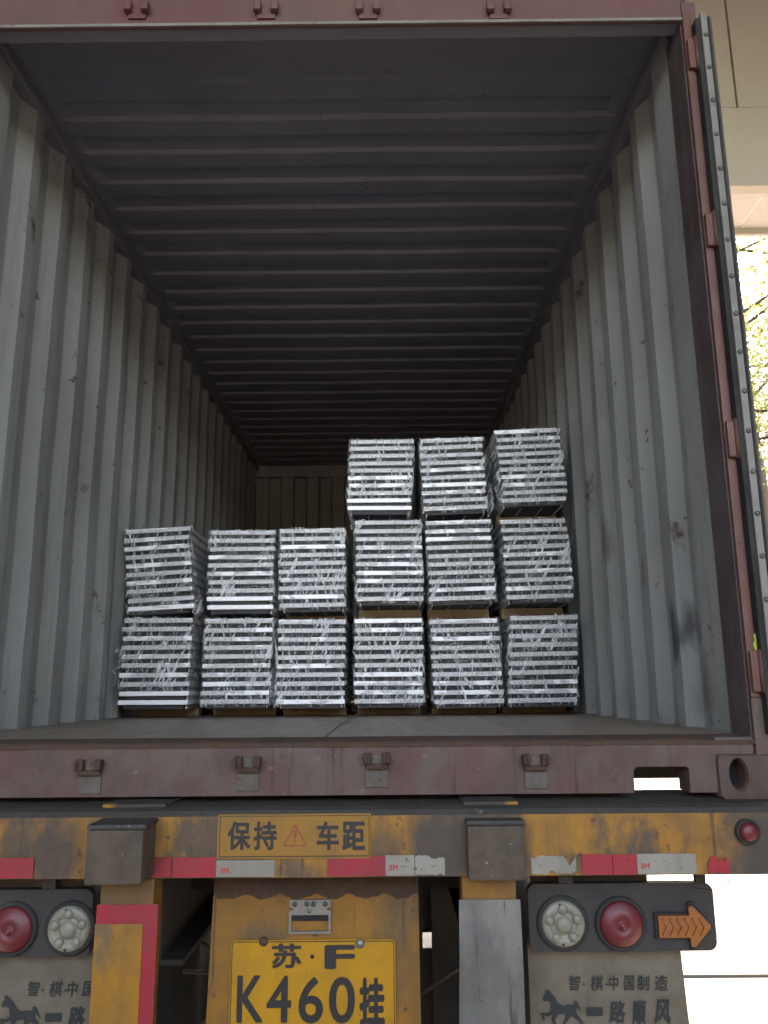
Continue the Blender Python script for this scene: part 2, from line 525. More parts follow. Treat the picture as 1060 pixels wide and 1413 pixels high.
def thing(name, label, cat, loc=(0, 0, 0), group=None):
    o = bpy.data.objects.new(name, None)
    col.objects.link(o)
    o.location = loc
    o.empty_display_size = 0.1
    tag(o, label, cat, group)
    return o


def tag(o, label=None, cat=None, group=None, kind=None):
    for k, v in (('label', label), ('category', cat), ('group', group), ('kind', kind)):
        if v:
            o[k] = v
    return o


def lettering(text, mat, parent, x0, x1, z0, z1, y, bold=0.0, shear=0.0, name='lettering', depth=0.0012):
    """text mesh fitted to a box on the plane y, reading from -Y"""
    cu = bpy.data.curves.new(name, 'FONT')
    cu.body = text
    cu.shear = shear
    cu.extrude = 0.01
    cu.resolution_u = 5
    t = bpy.data.objects.new(name, cu)
    col.objects.link(t)
    dg = bpy.context.evaluated_depsgraph_get()
    me0 = bpy.data.meshes.new_from_object(t.evaluated_get(dg))
    bpy.data.objects.remove(t)
    base = [q.co.copy() for q in me0.vertices]
    pol = [tuple(p.vertices) for p in me0.polygons]
    vs, fs = [], []
    shifts = [(0, 0)] if bold <= 0 else [(bold * math.cos(a), bold * math.sin(a)) for a in (0, 1.05, 2.09, 3.14, 4.19, 5.24)] + [(0, 0)]
    for k_, (sx, sy) in enumerate(shifts):
        o_ = len(vs)
        vs += [(q.x + sx, q.y + sy, q.z + k_ * 0.0006) for q in base]
        fs += [tuple(o_ + i for i in p) for p in pol]
    a0, a1 = min(q[0] for q in vs), max(q[0] for q in vs)
    b0, b1 = min(q[1] for q in vs), max(q[1] for q in vs)
    out = [(x0 + (q[0] - a0) / (a1 - a0) * (x1 - x0), y - depth * (0.5 + q[2] * 50), z0 + (q[1] - b0) / (b1 - b0) * (z1 - z0)) for q in vs]
    me = bpy.data.meshes.new(name)
    me.from_pydata(out, [], fs)
    me.materials.append(mat)
    o = bpy.data.objects.new(name, me)
    col.objects.link(o)
    o.parent = parent
    return o


def pxbox(x0, x1, y0, y1, Y):
    """metric box (x0, x1, z0, z1) on plane Y from pixel bounds (y0 top)"""
    a = at(x0, (y0 + y1) / 2, Y)
    b = at(x1, (y0 + y1) / 2, Y)
    xm = (x0 + x1) / 2
    return a.x, b.x, at(xm, y1, Y).z, at(xm, y0, Y).z


# ---------------------------------------------------------------- ground and surroundings
g = MB()
N = 40
gx = [-60 + 120 * i / N for i in range(N + 1)]
vs = [(-600, -600, 0), (600, -600, 0), (600, 600, 0), (-600, 600, 0)]
g.add(vs, [(0, 1, 2, 3)])
tag(g.build('ground', M['concrete']), kind='structure', label='pale concrete yard around the lorry')
k = MB()
k.box(1.9, 40, 3.3, 3.42, -0.05, 0.018, 0.004)
tag(k.build('kerb', M['concrete']), 'low concrete kerb along the sunlit yard', kind='structure')

# wall above the doorway (its panels hang in two courses), unseen roof over the bay, awning outside
WY = 2.5
wall = thing('doorway_wall', 'grey panelled wall above the loading doorway beside the container', 'wall', (0, WY, 5.0))
xsm = at(1001, 2, WY).x + 0.007
xs = [xsm - 0.93 + 0.95 * (i - 9) for i in range(17)]
zsplit = at(1035, 150, WY).z
zlow = at(1035, 258, WY).z
for i in range(16):
    x0, x1 = xs[i] + 0.93, xs[i] + 1.88 - 0.014
    p = MB()
    p.box(x0, x1, WY, WY + 0.08, zsplit + 0.012, 7.0, 0.004)
    p.build('panel', M['soffit'], wall)
MB().box(-6.5, 8.7, WY + 0.085, WY + 0.10, zlow + 0.05, 7.02).build('seam_light_stop', M['bay_roof'], wall)  # added dark sheet, stops daylight leaking through the panel seams
for i in range(6):
    p = MB()
    p.box(-6.47 + i * 2.53, -6.47 + (i + 1) * 2.53 - 0.006, WY - 0.015, WY + 0.08, zlow, zsplit, 0.004)
    p.build('lintel_panel', M['soffit'], wall)
rf = MB()
rf.add([(-9, WY + 0.1, 7.05), (10, WY + 0.1, 7.05), (10, -6.0, 6.55), (-9, -6.0, 6.55),
        (-9, WY + 0.1, 7.17), (10, WY + 0.1, 7.17), (10, -6.0, 6.67), (-9, -6.0, 6.67)],
       [(0, 1, 2, 3), (4, 5, 6, 7), (0, 1, 5, 4), (1, 2, 6, 5), (2, 3, 7, 6), (3, 0, 4, 7)])
tag(rf.build('bay_roof', M['bay_roof']), 'unseen sloping roof sheet over the loading bay, shaped to limit the sky light', 'roof')  # unseen roof, its rear edge and dark tone shaped for the light
for xs_, nm in ((-4.2, 'unseen corrugated grey wall added to shut out side light, closed side of the loading bay'), (4.8, 'unseen corrugated grey wall added to shut out side light, doorway side of the loading bay')):
    sw = MB().add([(xs_ + (0.04 if (i // 2) % 2 else 0.0), (9.0 if xs_ < 0 else 2.48) - (14.92 if xs_ < 0 else 8.4) * i / 120, z) for z in (0.0, 7.1) for i in range(121)], [(i, i + 1, 122 + i, 121 + i) for i in range(120)])
    sw.add([(xs_ + (0.04 if (i // 2) % 2 else 0.0) + (0.02 if xs_ > 0 else -0.02), (9.0 if xs_ < 0 else 2.48) - (14.92 if xs_ < 0 else 8.4) * i / 120, z) for z in (0.0, 7.1) for i in range(121)], [(i, i + 1, 122 + i, 121 + i) for i in range(120)])
    tag(sw.build('light_block_wall', M['light_block_wall']), nm, 'wall')  # unseen walls, added to keep sidelight out of the bay
aw = thing('awning', 'white ribbed awning outside the doorway beside the container', 'awning', (0, 3.0, 5.2))
AZ = 5.16
a0 = MB()
a0.box(-6, 10, WY + 0.1, WY + 0.42, AZ + 0.02, AZ + 0.06)
a0.build('flat_sheet', M['awning'], aw)
x = -6.0
while x < 10:
    p = MB()
    p.box(x, x + 0.232, WY + 0.42, 3.32, AZ + 0.02, AZ + 0.05, 0.004)
    p.build('ribbed_strip', M['awning'], aw)
    x += 0.24
a1 = MB()
a1.box(-6, 10, 3.32, 3.36, AZ - 0.03, AZ + 0.09, 0.006)
a1.build('edge_trim', M['soffit'], aw)


# unseen dark building added behind the photographer to hold back low light
fb = thing('light_block_building', 'unseen dark brick building added across the yard to block low light into the container', 'building', (0, -24, 0))
MB().box(-26, 26, -34, -24, 0, 6.6, 0.02).build('wall', M['plaster'], fb)
MB().box(-26.3, 26.3, -34.3, -23.7, 6.6, 6.8, 0.02).build('roof', M['soffit'], fb)
for i in range(12):
    xx = -24 + i * 4.1
    wn = MB().box(xx, xx + 1.5, -24.02, -23.98, 4.4, 5.8, 0.004).build('window', M['glass'], fb)
    MB().box(xx - 0.08, xx + 1.58, -24.0, -23.90, 4.30, 4.395, 0.01).build('sill', M['soffit'], wn)

# trees beyond the yard
def tree(loc, h, rad, seed, label):
    rnd = random.Random(seed)
    t = thing('leafy_tree', label, 'tree', loc, 'trees beyond the yard')
    L = Vector(loc)
    tr = MB()
    top = L + Vector((rnd.uniform(-.3, .3), rnd.uniform(-.3, .3), h * 0.8))
    tr.tube([L, L.lerp(top, 0.3) + Vector((.1, .05, 0)), L.lerp(top, 0.65), top], [0.2, 0.15, 0.1, 0.03], 10)
    tips = []
    for i in range(22):
        q = L.lerp(top, rnd.uniform(0.2, 0.95))
        a = rnd.uniform(0, 6.28)
        ln = rad * rnd.uniform(0.55, 1.0)
        e = q + Vector((math.cos(a) * ln, math.sin(a) * ln, ln * rnd.uniform(0.1, 0.7)))
        mid = q.lerp(e, 0.5) + Vector((0, 0, -0.1))
        tr.tube([q, mid, e], [0.03, 0.02, 0.008], 6)
        tips += [e, q.lerp(e, 0.7), q.lerp(e, 0.45)]
    tr.build('trunk', M['bark'], t)
    vs, fs = [], []
    for c in tips:
        cr = rad * rnd.uniform(0.22, 0.42)
        for i in range(240):
            d = Vector((rnd.gauss(0, 1), rnd.gauss(0, 1), rnd.gauss(0, 0.7))) * cr * 0.6
            p = c + d
            n1 = Vector((rnd.gauss(0, 1), rnd.gauss(0, 1), rnd.gauss(0, 1))).normalized()
            n2 = n1.orthogonal().normalized()
            l = rnd.uniform(0.05, 0.10)
            o = len(vs)
            vs += [p - n1 * l, p + n2 * l * 0.45, p + n1 * l, p - n2 * l * 0.45]
            fs.append((o, o + 1, o + 2, o + 3))
    cm = MB().add(vs, fs)
    me = bpy.data.meshes.new('crown')
    me.from_pydata(vs, [], fs)
    me.materials.append(M['leaf'])
    c = bpy.data.objects.new('crown', me)
    col.objects.link(c)
    c.parent = t
    c.matrix_parent_inverse = Matrix.Translation(L).inverted()
    return t


tree((6.0, 10.0, 0), 13.0, 2.6, 3, 'tall leafy tree in sunlight, rising past the awning edge')
tree((9.2, 12.5, 0), 11.0, 2.4, 5, 'second leafy tree in sunlight, set behind and outside the tall one')
tree((6.4, 15.0, 0), 14.0, 2.6, 9, 'leafy tree standing farthest back along the container side')


# ---------------------------------------------------------------- the container
box = thing('shipping_container', 'open maroon shipping container with grey corrugated inside walls', 'container', (0, 0, F))
LEN = 5.9
HIN = 2.393


def profile(y0, y1, flat_in, slope, flat_out, depth, start):
    """trapezoid wave: list of (y, offset outwards)"""
    pts = [(y0, 0.0)]
    y = start
    while y + slope * 2 + flat_out < y1 - 0.02:
        pts += [(y, 0.0), (y + slope, depth), (y + slope + flat_out, depth), (y + 2 * slope + flat_out, 0.0)]
        y += 2 * slope + flat_out + flat_in
    pts.append((y1, 0.0))
    return pts


def side_wall(sgn):
    prof = profile(0.13, LEN - 0.02, 0.072, 0.068, 0.070, 0.036, 0.30 if sgn > 0 else 0.27)
    zs = [F - 0.06 + (HIN + 0.02) * i / 14 for i in range(15)]
    b = MB()
    inner, outer = [], []
    for z in zs:
        for i, (y, d) in enumerate(prof):
            dn = 0.006 * noise.noise(Vector((sgn * 5, y * 2.3, z * 1.7))) + 0.003 * noise.noise(Vector((sgn * 9, y * 7, z * 5)))
            if z < F + 0.3:
                dn += 0.008 * noise.noise(Vector((sgn * 3, y * 9, z * 9))) * (1 - (z - F) / 0.3)
            inner.append((sgn * (1.166 + d + dn * 0.8), y, z))
            outer.append((sgn * (1.1695 + d + dn * 0.8), y, z))
    n = len(prof)
    fs = [(r * n + i, r * n + i + 1, (r + 1) * n + i + 1, (r + 1) * n + i) for r in range(len(zs) - 1) for i in range(n - 1)]
    b.add(inner, fs, 0)
    b.add(outer, fs, 1)
    return b.build('side_wall', [M['wall'], M['red_outer']], box)


side_wall(-1)
side_wall(1)

# roof sheet with shallow cross corrugations
b = MB()
prof = [(0.10, 0.0), (0.40, 0.0)]
y = 0.72
prof = [(0.06, 0), (0.20, 0)]
y = 0.282
while y < LEN - 0.25:
    prof += [(y, 0.0), (y + 0.016, 0.013), (y + 0.103, 0.013), (y + 0.119, 0.0)]
    y += 0.209
prof.append((LEN + 0.02, 0.0))
xr = [-1.19, -1.12, -1.08] + [-1.08 + 2.16 * i / 16 for i in range(1, 16)] + [1.08, 1.12, 1.19]
lower, upper = [], []
for (yy, d) in prof:
    for xx in xr:
        k_ = 1.0 if abs(xx) <= 1.081 else 0.0
        dz = 0.006 * noise.noise(Vector((xx * 2, yy * 2, 3)))
        lower.append((xx, yy, F + HIN + d * k_ + dz))
        upper.append((xx, yy, F + HIN + 0.0025 + d * k_ + dz))
n = len(xr)
fs = [(r * n + i, r * n + i + 1, (r + 1) * n + i + 1, (r + 1) * n + i) for r in range(len(prof) - 1) for i in range(n - 1)]
b.add(lower, fs, 0)
b.add(upper, fs, 1)
b.build('roof', [M['roof'], M['red_outer']], box)

# front end wall
b = MB()
prof = [(-1.16, 0.0)]
x = -1.05
while x < 1.0:
    prof += [(x, 0.0), (x + 0.018, 0.045), (x + 0.128, 0.045), (x + 0.146, 0.0)]
    x += 0.262
prof.append((1.16, 0.0))
vs = []
for off in (0, 0.003):
    for z in (F, F + HIN - 0.12):
        for (xx, d) in prof:
            vs.append((xx, LEN - 0.03 + d + off, z))
n = len(prof)
b.add(vs, [(i, i + 1, n + i + 1, n + i) for i in range(n - 1)], 0)
b.f += [tuple(2 * n + j for j in (i, i + 1, n + i + 1, n + i)) for i in range(n - 1)]
b.mi += [1] * (n - 1)
b.sm += [False] * (n - 1)
b.build('end_wall', [M['wall'], M['red_outer']], box)
MB().box(-1.2, 1.2, LEN - 0.05, LEN + 0.06, F + HIN - 0.12, F + HIN + 0.012, 0.006).build('end_rail', M['wall'], box)
for s in (-1, 1):
    MB().box(min(s * 1.15, s * 1.219), max(s * 1.15, s * 1.219), 0.10, LEN + 0.05, F + 2.34, F + 2.392, 0.006).build('top_rail', M['roof'], box)
    MB().box(min(s * 1.172, s * 1.219), max(s * 1.172, s * 1.219), 0.12, LEN + 0.05, F - 0.15, F - 0.004, 0.004).build('bottom_rail', M['red_outer'], box)
    MB().box(min(s * 1.10, s * 1.17), max(s * 1.10, s * 1.17), LEN - 0.045, LEN + 0.05, F, F + HIN - 0.125, 0.006).build('corner_post', M['wall'], box)
    for zz in (F + 1.95, F + 1.30, F + 0.65):
        b = MB()
    # lashing rings under the top rail
    for yy in (0.95, 2.35, 3.75):
        b = MB()
        b.tube([(s * 1.15, yy - 0.03, F + 2.338), (s * 1.135, yy - 0.02, F + 2.315), (s * 1.135, yy + 0.02, F + 2.315), (s * 1.15, yy + 0.03, F + 2.338)], 0.005, 6)
        b.build('lashing_ring', M['roof'], box)

# floor sheets
for i, (y0, y1) in enumerate(((0.085, 1.28), (1.284, 2.50), (2.504, 3.72), (3.724, 4.94), (4.944, LEN - 0.04))):
    for x0, x1 in ((-1.205, -0.588), (-0.584, -0.002), (0.002, 0.584), (0.588, 1.205)):
        MB().box(x0, x1, y0, y1, F - 0.028, F, 0.0015).build('floor_board', M['floor'], box)
for i in range(18):
    MB().box(-1.17, 1.17, 0.35 + i * 0.31, 0.39 + i * 0.31, F - 0.145, F - 0.03).build('floor_bearer', M['dark_steel'], box)

# door sill with the fork notch, threshold plate on top
nz0, nz1 = at(910, 1093, 0.0).z, at(910, 1058, 0.0).z
nx0, nx1 = at(875, 1075, 0.0).x, at(952, 1075, 0.0).x
zt = at(530, 1027, 0.0).z
zb = at(530, 1097, 0.0).z
poly = [(-1.06, zb), (nx0 - 0.004, zb), (nx0, zb + 0.006), (nx0, nz1 - 0.01), (nx0 + 0.01, nz1), (nx1 - 0.006, nz1), (nx1, nz1 - 0.006), (nx1, zb), (1.06, zb), (1.06, zt), (-1.06, zt)]
sill = MB().prism(poly, 0.0, 0.085).build('sill', M['red_sill'], box)
# worn uneven top lip of the sill
b = MB()
NX = 90
rows = []
for j, (yy, zz) in enumerate(((-0.004, zt - 0.006), (-0.003, zt + 0.003), (0.02, zt + 0.010), (0.06, F - 0.004), (0.088, F + 0.001))):
    for i in range(NX + 1):
        xx = -1.165 + 2.33 * i / NX
        nn = noise.noise(Vector((xx * 9, yy * 20, 1))) * 0.004
        rows.append((xx, yy + nn * (0.5 if j < 2 else 0.2), zz + (nn if 0 < j < 4 else nn * 0.2)))
n = NX + 1
b.add(rows, [(r * n + i, r * n + i + 1, (r + 1) * n + i + 1, (r + 1) * n + i) for r in range(4) for i in range(NX)], 0, True)
b.build('threshold', M['rust'], box)


def keeper(px, py, up=True):
    """a lock cam keeper: two rounded lugs on a welded pad"""
    c = at(px, py, 0.0)
    b = MB()
    pad = MB().box(c.x - 0.030, c.x + 0.030, -0.005, 0.002, c.z - 0.075, c.z + 0.010, 0.002)
    s = -1 if up else 1
    for sx in (-1, 1):
        b.box(c.x + sx * 0.025 - 0.011, c.x + sx * 0.025 + 0.011, -0.026, -0.004, c.z - 0.015, c.z + 0.015, 0.006)
        b.box(c.x + sx * 0.031 - 0.004, c.x + sx * 0.031 + 0.004, -0.034, -0.02, c.z - 0.011, c.z + 0.012, 0.0025)
    b.box(c.x - 0.03, c.x + 0.03, -0.018, -0.006, c.z - 0.028, c.z - 0.014, 0.004)
    kp = b.build('cam_keeper', M['rust'], box)
    pad.build('pad', M['pad'], kp)
    return kp


for p in ((126, 1055), (343, 1051), (520, 1046), (738, 1048)):
    keeper(*p)

# header
zh = at(530, 34, 0.0).z
MB().box(-1.166, 1.166, 0.0, 0.012, zh, F + 2.44, 0.003).build('header', M['red'], box)
MB().box(-1.165, 1.165, 0.0125, 0.07, zh + 0.006, F + 2.385, 0.004).build('header_box', M['roof'], box)
MB().box(-1.165, 1.165, -0.006, 0.0, zh + 0.001, zh + 0.012, 0.002).build('drip_lip', M['strip'], box)
for px in (190, 368, 508, 688):
    c = at(px, 22, 0.0)
    b = MB()
    b.box(c.x - 0.03, c.x + 0.03, -0.008, 0.001, c.z - 0.015, c.z + 0.06, 0.003)
    for sx in (-1, 1):
        b.box(c.x + sx * 0.028 - 0.013, c.x + sx * 0.028 + 0.013, -0.03, -0.006, c.z + 0.002, c.z + 0.04, 0.006)
    b.build('cam_keeper', M['red'], box)

# corner posts, castings, hinges, doors
for s in (-1, 1):
    def bx(x0, x1, *a, **kw):
        return MB().box(min(s * x0, s * x1), max(s * x0, s * x1), *a, **kw)
    bx(1.163, 1.172, 0.012, 0.145, F - 0.02, F + 2.30, bev=0.003).build('post_web', M['post_inner'], box)
    bx(1.166, 1.193, -0.006, 0.012, F + 0.10, F + 2.30, bev=0.004).build('corner_post', M['red_bright'], box)
    bx(1.172, 1.219, 0.012, 0.15, F - 0.02, F + 2.355, bev=0.004).build('post_back', M['red'], box)
    bx(1.10, 1.219, 0.0735, 0.16, F + 2.36, F + 2.45, bev=0.01).build('corner_casting', M['casting'], box)
    # bottom casting: front face with an oval hole
    cz0, cz1 = at(1020, 1107, -0.005).z, at(1020, 1040, -0.005).z
    hx, hz = at(1020, 1069, -0.01).x, at(1020, 1069, -0.01).z
    ox0, ox1 = 1.055, 1.223
    bx(1.058, 1.1625, 0.001, 0.08, cz1 - 0.012, F - 0.003, bev=0.004).build('sill_end', M['red_sill'], box)
    bx(1.1655, 1.221, -0.004, 0.155, cz1 - 0.012, F + 0.1005, bev=0.005).build('post_foot', M['red_sill'], box)
    seg = 24
    hole = []
    for i in range(seg):
        q = 2 * math.pi * i / seg
        hole.append((hx + 0.022 * math.cos(q), hz + 0.038 * math.sin(q) * (1.0)))
    b = MB()
    ring = []
    for i in range(seg):
        q = 2 * math.pi * i / seg
        c_, s_ = math.cos(q), math.sin(q)
        tx = ((ox1 - hx) / c_ if c_ > 0 else (ox0 - hx) / c_) if abs(c_) > 1e-6 else 9
        tz = ((cz1 - hz) / s_ if s_ > 0 else (cz0 - hz) / s_) if abs(s_) > 1e-6 else 9
        t = min(tx, tz)
        ring.append((hx + c_ * t, hz + s_ * t))
    loops = [[(x_, 0.16, z_) for x_, z_ in ring], [(x_, 0.002, z_) for x_, z_ in ring],
             [(hx + (x_ - hx) * 0.93, -0.010, hz + (z_ - hz) * 0.92) for x_, z_ in ring],
             [(x_, -0.010, z_) for x_, z_ in [(hx + (a_ - hx) * 1.2, hz + (c_ - hz) * 1.15) for a_, c_ in hole]],
             [(x_, 0.0, z_) for x_, z_ in hole], [(x_, 0.06, z_) for x_, z_ in hole]]
    vs = [(s * x_, y_, z_) for lp in loops for x_, y_, z_ in lp]
    fs = []
    for r_ in range(len(loops) - 1):
        for i in range(seg):
            j = (i + 1) % seg
            fs.append((r_ * seg + i, r_ * seg + j, (r_ + 1) * seg + j, (r_ + 1) * seg + i))
    fs.append(tuple(range(seg)))
    b.add(vs, fs)
    cst = b.build('corner_casting', M['casting'], box)
    hb = MB()
    hb.prism([(s * (hx + 0.0225 * math.cos(2 * math.pi * i / 16)), hz + 0.0385 * math.sin(2 * math.pi * i / 16)) for i in range(16)], 0.056, 0.07)
    hb.build('hole', M['cavity_shade'], cst)  # black plug painted as the shade inside the casting
    # door folded back along the outside
    door = MB()
    door.box(min(s * 1.222, s * 1.250), max(s * 1.222, s * 1.250), -0.03, 1.13, F + 0.005, F + 2.262, 0.004)
    d_ = door.build('door', M['door_edge'], box)
    bx(1.194, 1.211, -0.034, 0.006, F + 0.005, F + 2.25, bev=0.004).build('gasket', M['rubber'], d_)
    bx(1.2085, 1.229, -0.043, -0.026, F + 0.01, F + 2.262, bev=0.002).build('gasket_strip', M['strip'], d_)
    bx(1.2285, 1.236, -0.047, -0.026, F + 0.005, F + 2.24, bev=0.002).build('edge_seal', M['rubber'], d_)
    for i in range(18):
        zz = F + 0.12 + i * 0.121
        MB().disc((s * 1.219, -0.043, zz), [(0.0075, 0.0), (0.0075, 0.003), (0.005, 0.006), (0.0005, 0.0065)], 12).build('rivet', M['rivet'], d_)
    for zz in (F + 0.17, F + 0.83, F + 1.50, F + 2.13):
        b = MB()
        b.box(min(s * 1.168, s * 1.203), max(s * 1.168, s * 1.203), -0.022, -0.004, zz - 0.055, zz + 0.055, 0.005)
        b.tube([(s * 1.199, -0.02, zz - 0.058), (s * 1.199, -0.02, zz + 0.058)], 0.0125, 12)
        b.build('hinge', M['red_bright'], box)
c = at(1043, 887, -0.01)
MB().prism([(c.x - 0.007, c.z - 0.004), (c.x, c.z - 0.03), (c.x + 0.006, c.z - 0.034), (c.x + 0.004, c.z + 0.03), (c.x - 0.003, c.z + 0.02), (c.x - 0.001, c.z + 0.008)], -0.0085, -0.0075).build('lime_patch', M['lime'], box)  # small flat lime green patch

# ---------------------------------------------------------------- the trailer
tr = thing('container_trailer', 'yellow skeleton trailer rear with bumper beam, number plate and lamps under the container', 'trailer', (0, 0, 0))
BY = -0.12
zdt = at(530, 1117, BY).z              # beam top edge
zyt = at(530, 1124, BY).z
zbb = at(530, 1210, BY).z
# beam cross-section, rounded upper edge
sec = [(0.20, zdt + 0.004), (-0.085, zdt + 0.004), (-0.108, zdt - 0.002), (BY, zdt - 0.014), (BY, zbb), (BY + 0.012, zbb - 0.003), (0.0, zbb - 0.003), (0.0, zbb + 0.02), (0.20, zbb + 0.02)]
b = MB()
NX = 60
vs = []
for i in range(NX + 1):
    xx = -1.245 + 2.49 * i / NX
    for (yy, zz) in sec:
        dn = 0.003 * noise.noise(Vector((xx * 4, zz * 8, 2)))
        vs.append((xx, yy + dn, zz))
n = len(sec)
fs = []
mi = []
for i in range(NX):
    for k_ in range(n):
        fs.append((i * n + k_, i * n + (k_ + 1) % n, (i + 1) * n + (k_ + 1) % n, (i + 1) * n + k_))
        mi.append(1 if k_ == 3 else 0)
fs += [tuple(range(n)), tuple(reversed(range(NX * n, NX * n + n)))]
mi += [0, 0]
o_ = len(b.v)
b.add(vs, fs)
b.mi = mi
beam = b.build('rear_beam', [M['grime'], M['yellow']], tr)
# low plates with traces of paint lying on the deck
for x0, x1 in ((140, 228), (640, 716)):
    a_, c_ = at(x0, 1115, BY + 0.03).x, at(x1, 1115, BY + 0.03).x
    MB().box(a_, c_, -0.085, 0.15, zdt + 0.003, zdt + 0.012, 0.003).build('deck_plate', M['grime_y'], tr)


def flat(name, x0, x1, y0, y1, Y, mat, parent, th=0.003, bev=0.0008):
    q = pxbox(x0, x1, y0, y1, Y)
    return MB().box(q[0], q[1], Y - th, Y, q[2], q[3], bev).build(name, mat, parent)


# warning sign on the beam
sg = flat('warning_sign', 300, 512, 1123, 1185, BY - 0.003, M['sign_yellow'], tr, 0.002)
Yt = BY - 0.005
q = pxbox(303, 510, 1125.5, 1182.5, Yt)
b = MB()
lw_ = 0.0016
b.box(q[0], q[1], Yt - 0.0008, Yt, q[3] - lw_, q[3]).box(q[0], q[1], Yt - 0.0008, Yt, q[2], q[2] + lw_ * 1.5)
b.box(q[0], q[0] + lw_, Yt - 0.0008, Yt, q[2] + lw_ * 1.5, q[3] - lw_).box(q[1] - lw_, q[1], Yt - 0.0008, Yt, q[2] + lw_ * 1.5, q[3] - lw_)
b.build('border', M['black_txt'], sg)
for ch, x0, x1 in (('保', 314, 346), ('持', 350, 382), ('车', 437, 468), ('距', 472, 504)):
    q = pxbox(x0, x1, 1133.5, 1173, Yt)
    lettering(ch, M['black_txt'], sg, *q, Yt, 0.03)
q = pxbox(390, 425, 1137, 1168, Yt)
cx = (q[0] + q[1]) / 2
h_ = q[3] - q[2]


def tri(k_):
    zc_ = q[2] + h_ * 0.36
    return [(cx + (px_ - cx) * k_, zc_ + (pz_ - zc_) * k_) for px_, pz_ in ((q[0], q[2]), (q[1], q[2]), (cx, q[3]))]


b = MB()
A_, B_ = tri(1.0), tri(0.80)
vs = [(x_, Yt - d_, z_) for d_ in (0, 0.001) for (x_, z_) in A_ + B_]
for i in range(3):
    j = (i + 1) % 3
    b.add([vs[6 + i], vs[6 + j], vs[9 + j], vs[9 + i]], [(0, 1, 2, 3)])
    b.add([vs[i], vs[j], vs[6 + j], vs[6 + i]], [(0, 1, 2, 3)])
b.prism([(cx - 0.0042, q[2] + h_ * 0.72), (cx - 0.0022, q[2] + h_ * 0.34), (cx + 0.0022, q[2] + h_ * 0.34), (cx + 0.0042, q[2] + h_ * 0.72)], Yt - 0.001, Yt)
b.box(cx - 0.0024, cx + 0.0024, Yt - 0.001, Yt, q[2] + h_ * 0.18, q[2] + h_ * 0.26)
b.build('warning_triangle', M['orange_red'], sg)

# reflective tape pieces along the lower edge of the beam


def tape(x0, x1, y0, y1, colr, mark=False, ragged=0):
    Y = BY - 0.0035
    q = pxbox(x0, x1, y0, y1, Y)
    rnd = random.Random(int(x0) + 11)
    nn = 14
    top = [(q[0] + (q[1] - q[0]) * i / nn, q[3] - (rnd.random() ** 2 * 0.03 * ragged)) for i in range(nn + 1)]
    bot = [(q[0] + (q[1] - q[0]) * i / nn, q[2] + (rnd.random() ** 2 * 0.012 * ragged)) for i in range(nn + 1)]
    b = MB()
    b.prism(bot + top[::-1], Y - 0.0012, Y)
    t_ = b.build('reflective_tape', M['tape_red' if colr == 'r' else 'tape_white'], tr)
    if mark:
        yy = Y - 0.0014
        xa, xb, za, zb_ = pxbox(x0 + 5, x0 + 17, (y0 + y1) / 2 - 1, (y0 + y1) / 2 + 7, yy)
        lettering('3M', M['tape_mark'], t_, xa, xb, za, zb_, yy, 0.03, depth=0.0006)


tape(-60, 46, 1184, 1212.5, 'r')
tape(209, 236, 1182, 1211, 'r', ragged=0.3)
tape(238, 298, 1183, 1211, 'r')
tape(298.5, 379, 1187, 1210, 'w', True)
tape(452, 531.5, 1181, 1209, 'r')
tape(532, 572, 1180, 1208.5, 'w', True)
tape(573, 614, 1180, 1208, 'w', ragged=0.35)
tape(733, 795, 1180, 1207, 'w', ragged=1.0)
tape(803, 845, 1179, 1207, 'r')
tape(846, 879, 1179, 1207, 'r')
tape(879.5, 961, 1178, 1206, 'w', True)
tape(977, 1007, 1180, 1206, 'r', ragged=0.8)

# twist lock housings in front of the beam
for x0, x1, y0, y1, yf in ((117, 196, 1146, 1222, -0.235), (646, 724, 1140, 1216, -0.17)):
    q = pxbox(x0, x1, y0, y1, yf)
    b = MB()
    b.box(q[0], q[1], yf, BY - 0.002, q[2], q[3], 0.006)
    hs = b.build('twist_lock_housing', M['block'], tr)
    q2 = (q[0] + 0.004, q[1] - 0.004)
    MB().box(q2[0] - 0.006, q2[1] + 0.008, yf + 0.004, BY + 0.03, q[3] + 0.0005, q[3] + 0.012, 0.004).build('cap_plate', M['grime'], hs)
# red marker lamp on the beam end
c = at(1030, 1147, BY)
ml = MB().disc((c.x, BY - 0.001, c.z), [(0.030, -0.004), (0.030, 0.012), (0.024, 0.014)], 24).build('marker_lamp', M['rubber'], tr)
MB().disc((c.x, BY - 0.001, c.z), [(0.0235, 0.006), (0.022, 0.018), (0.014, 0.024), (0.0005, 0.026)], 24).build('lens', M['lens_red'], ml)

# hanging posts
q = pxbox(133, 208, 1223, 1420, -0.13)
MB().box(q[0], q[1], -0.13, -0.05, q[2] - 0.35, zbb + 0.001, 0.004).build('hanging_post', M['yellow_clean'], tr)
q = pxbox(129, 215, 1248, 1420, -0.137)
rp = MB().box(q[0], q[1], -0.140, -0.1365, q[2] - 0.25, q[3], 0.001).build('reflector_board', M['tape_red'], tr)
q3 = pxbox(127, 194, 1275, 1420, -0.1405)
MB().box(q3[0], q3[1], -0.143, -0.1405, q3[2] - 0.25, q3[3], 0.001).build('yellow_field', M['yellow_field'], rp)
q = pxbox(640, 716, 1215, 1420, -0.11)
MB().box(q[0], q[1], -0.11, -0.03, q[2] - 0.35, zbb + 0.001, 0.004).build('hanging_post', M['yellow_clean'], tr)
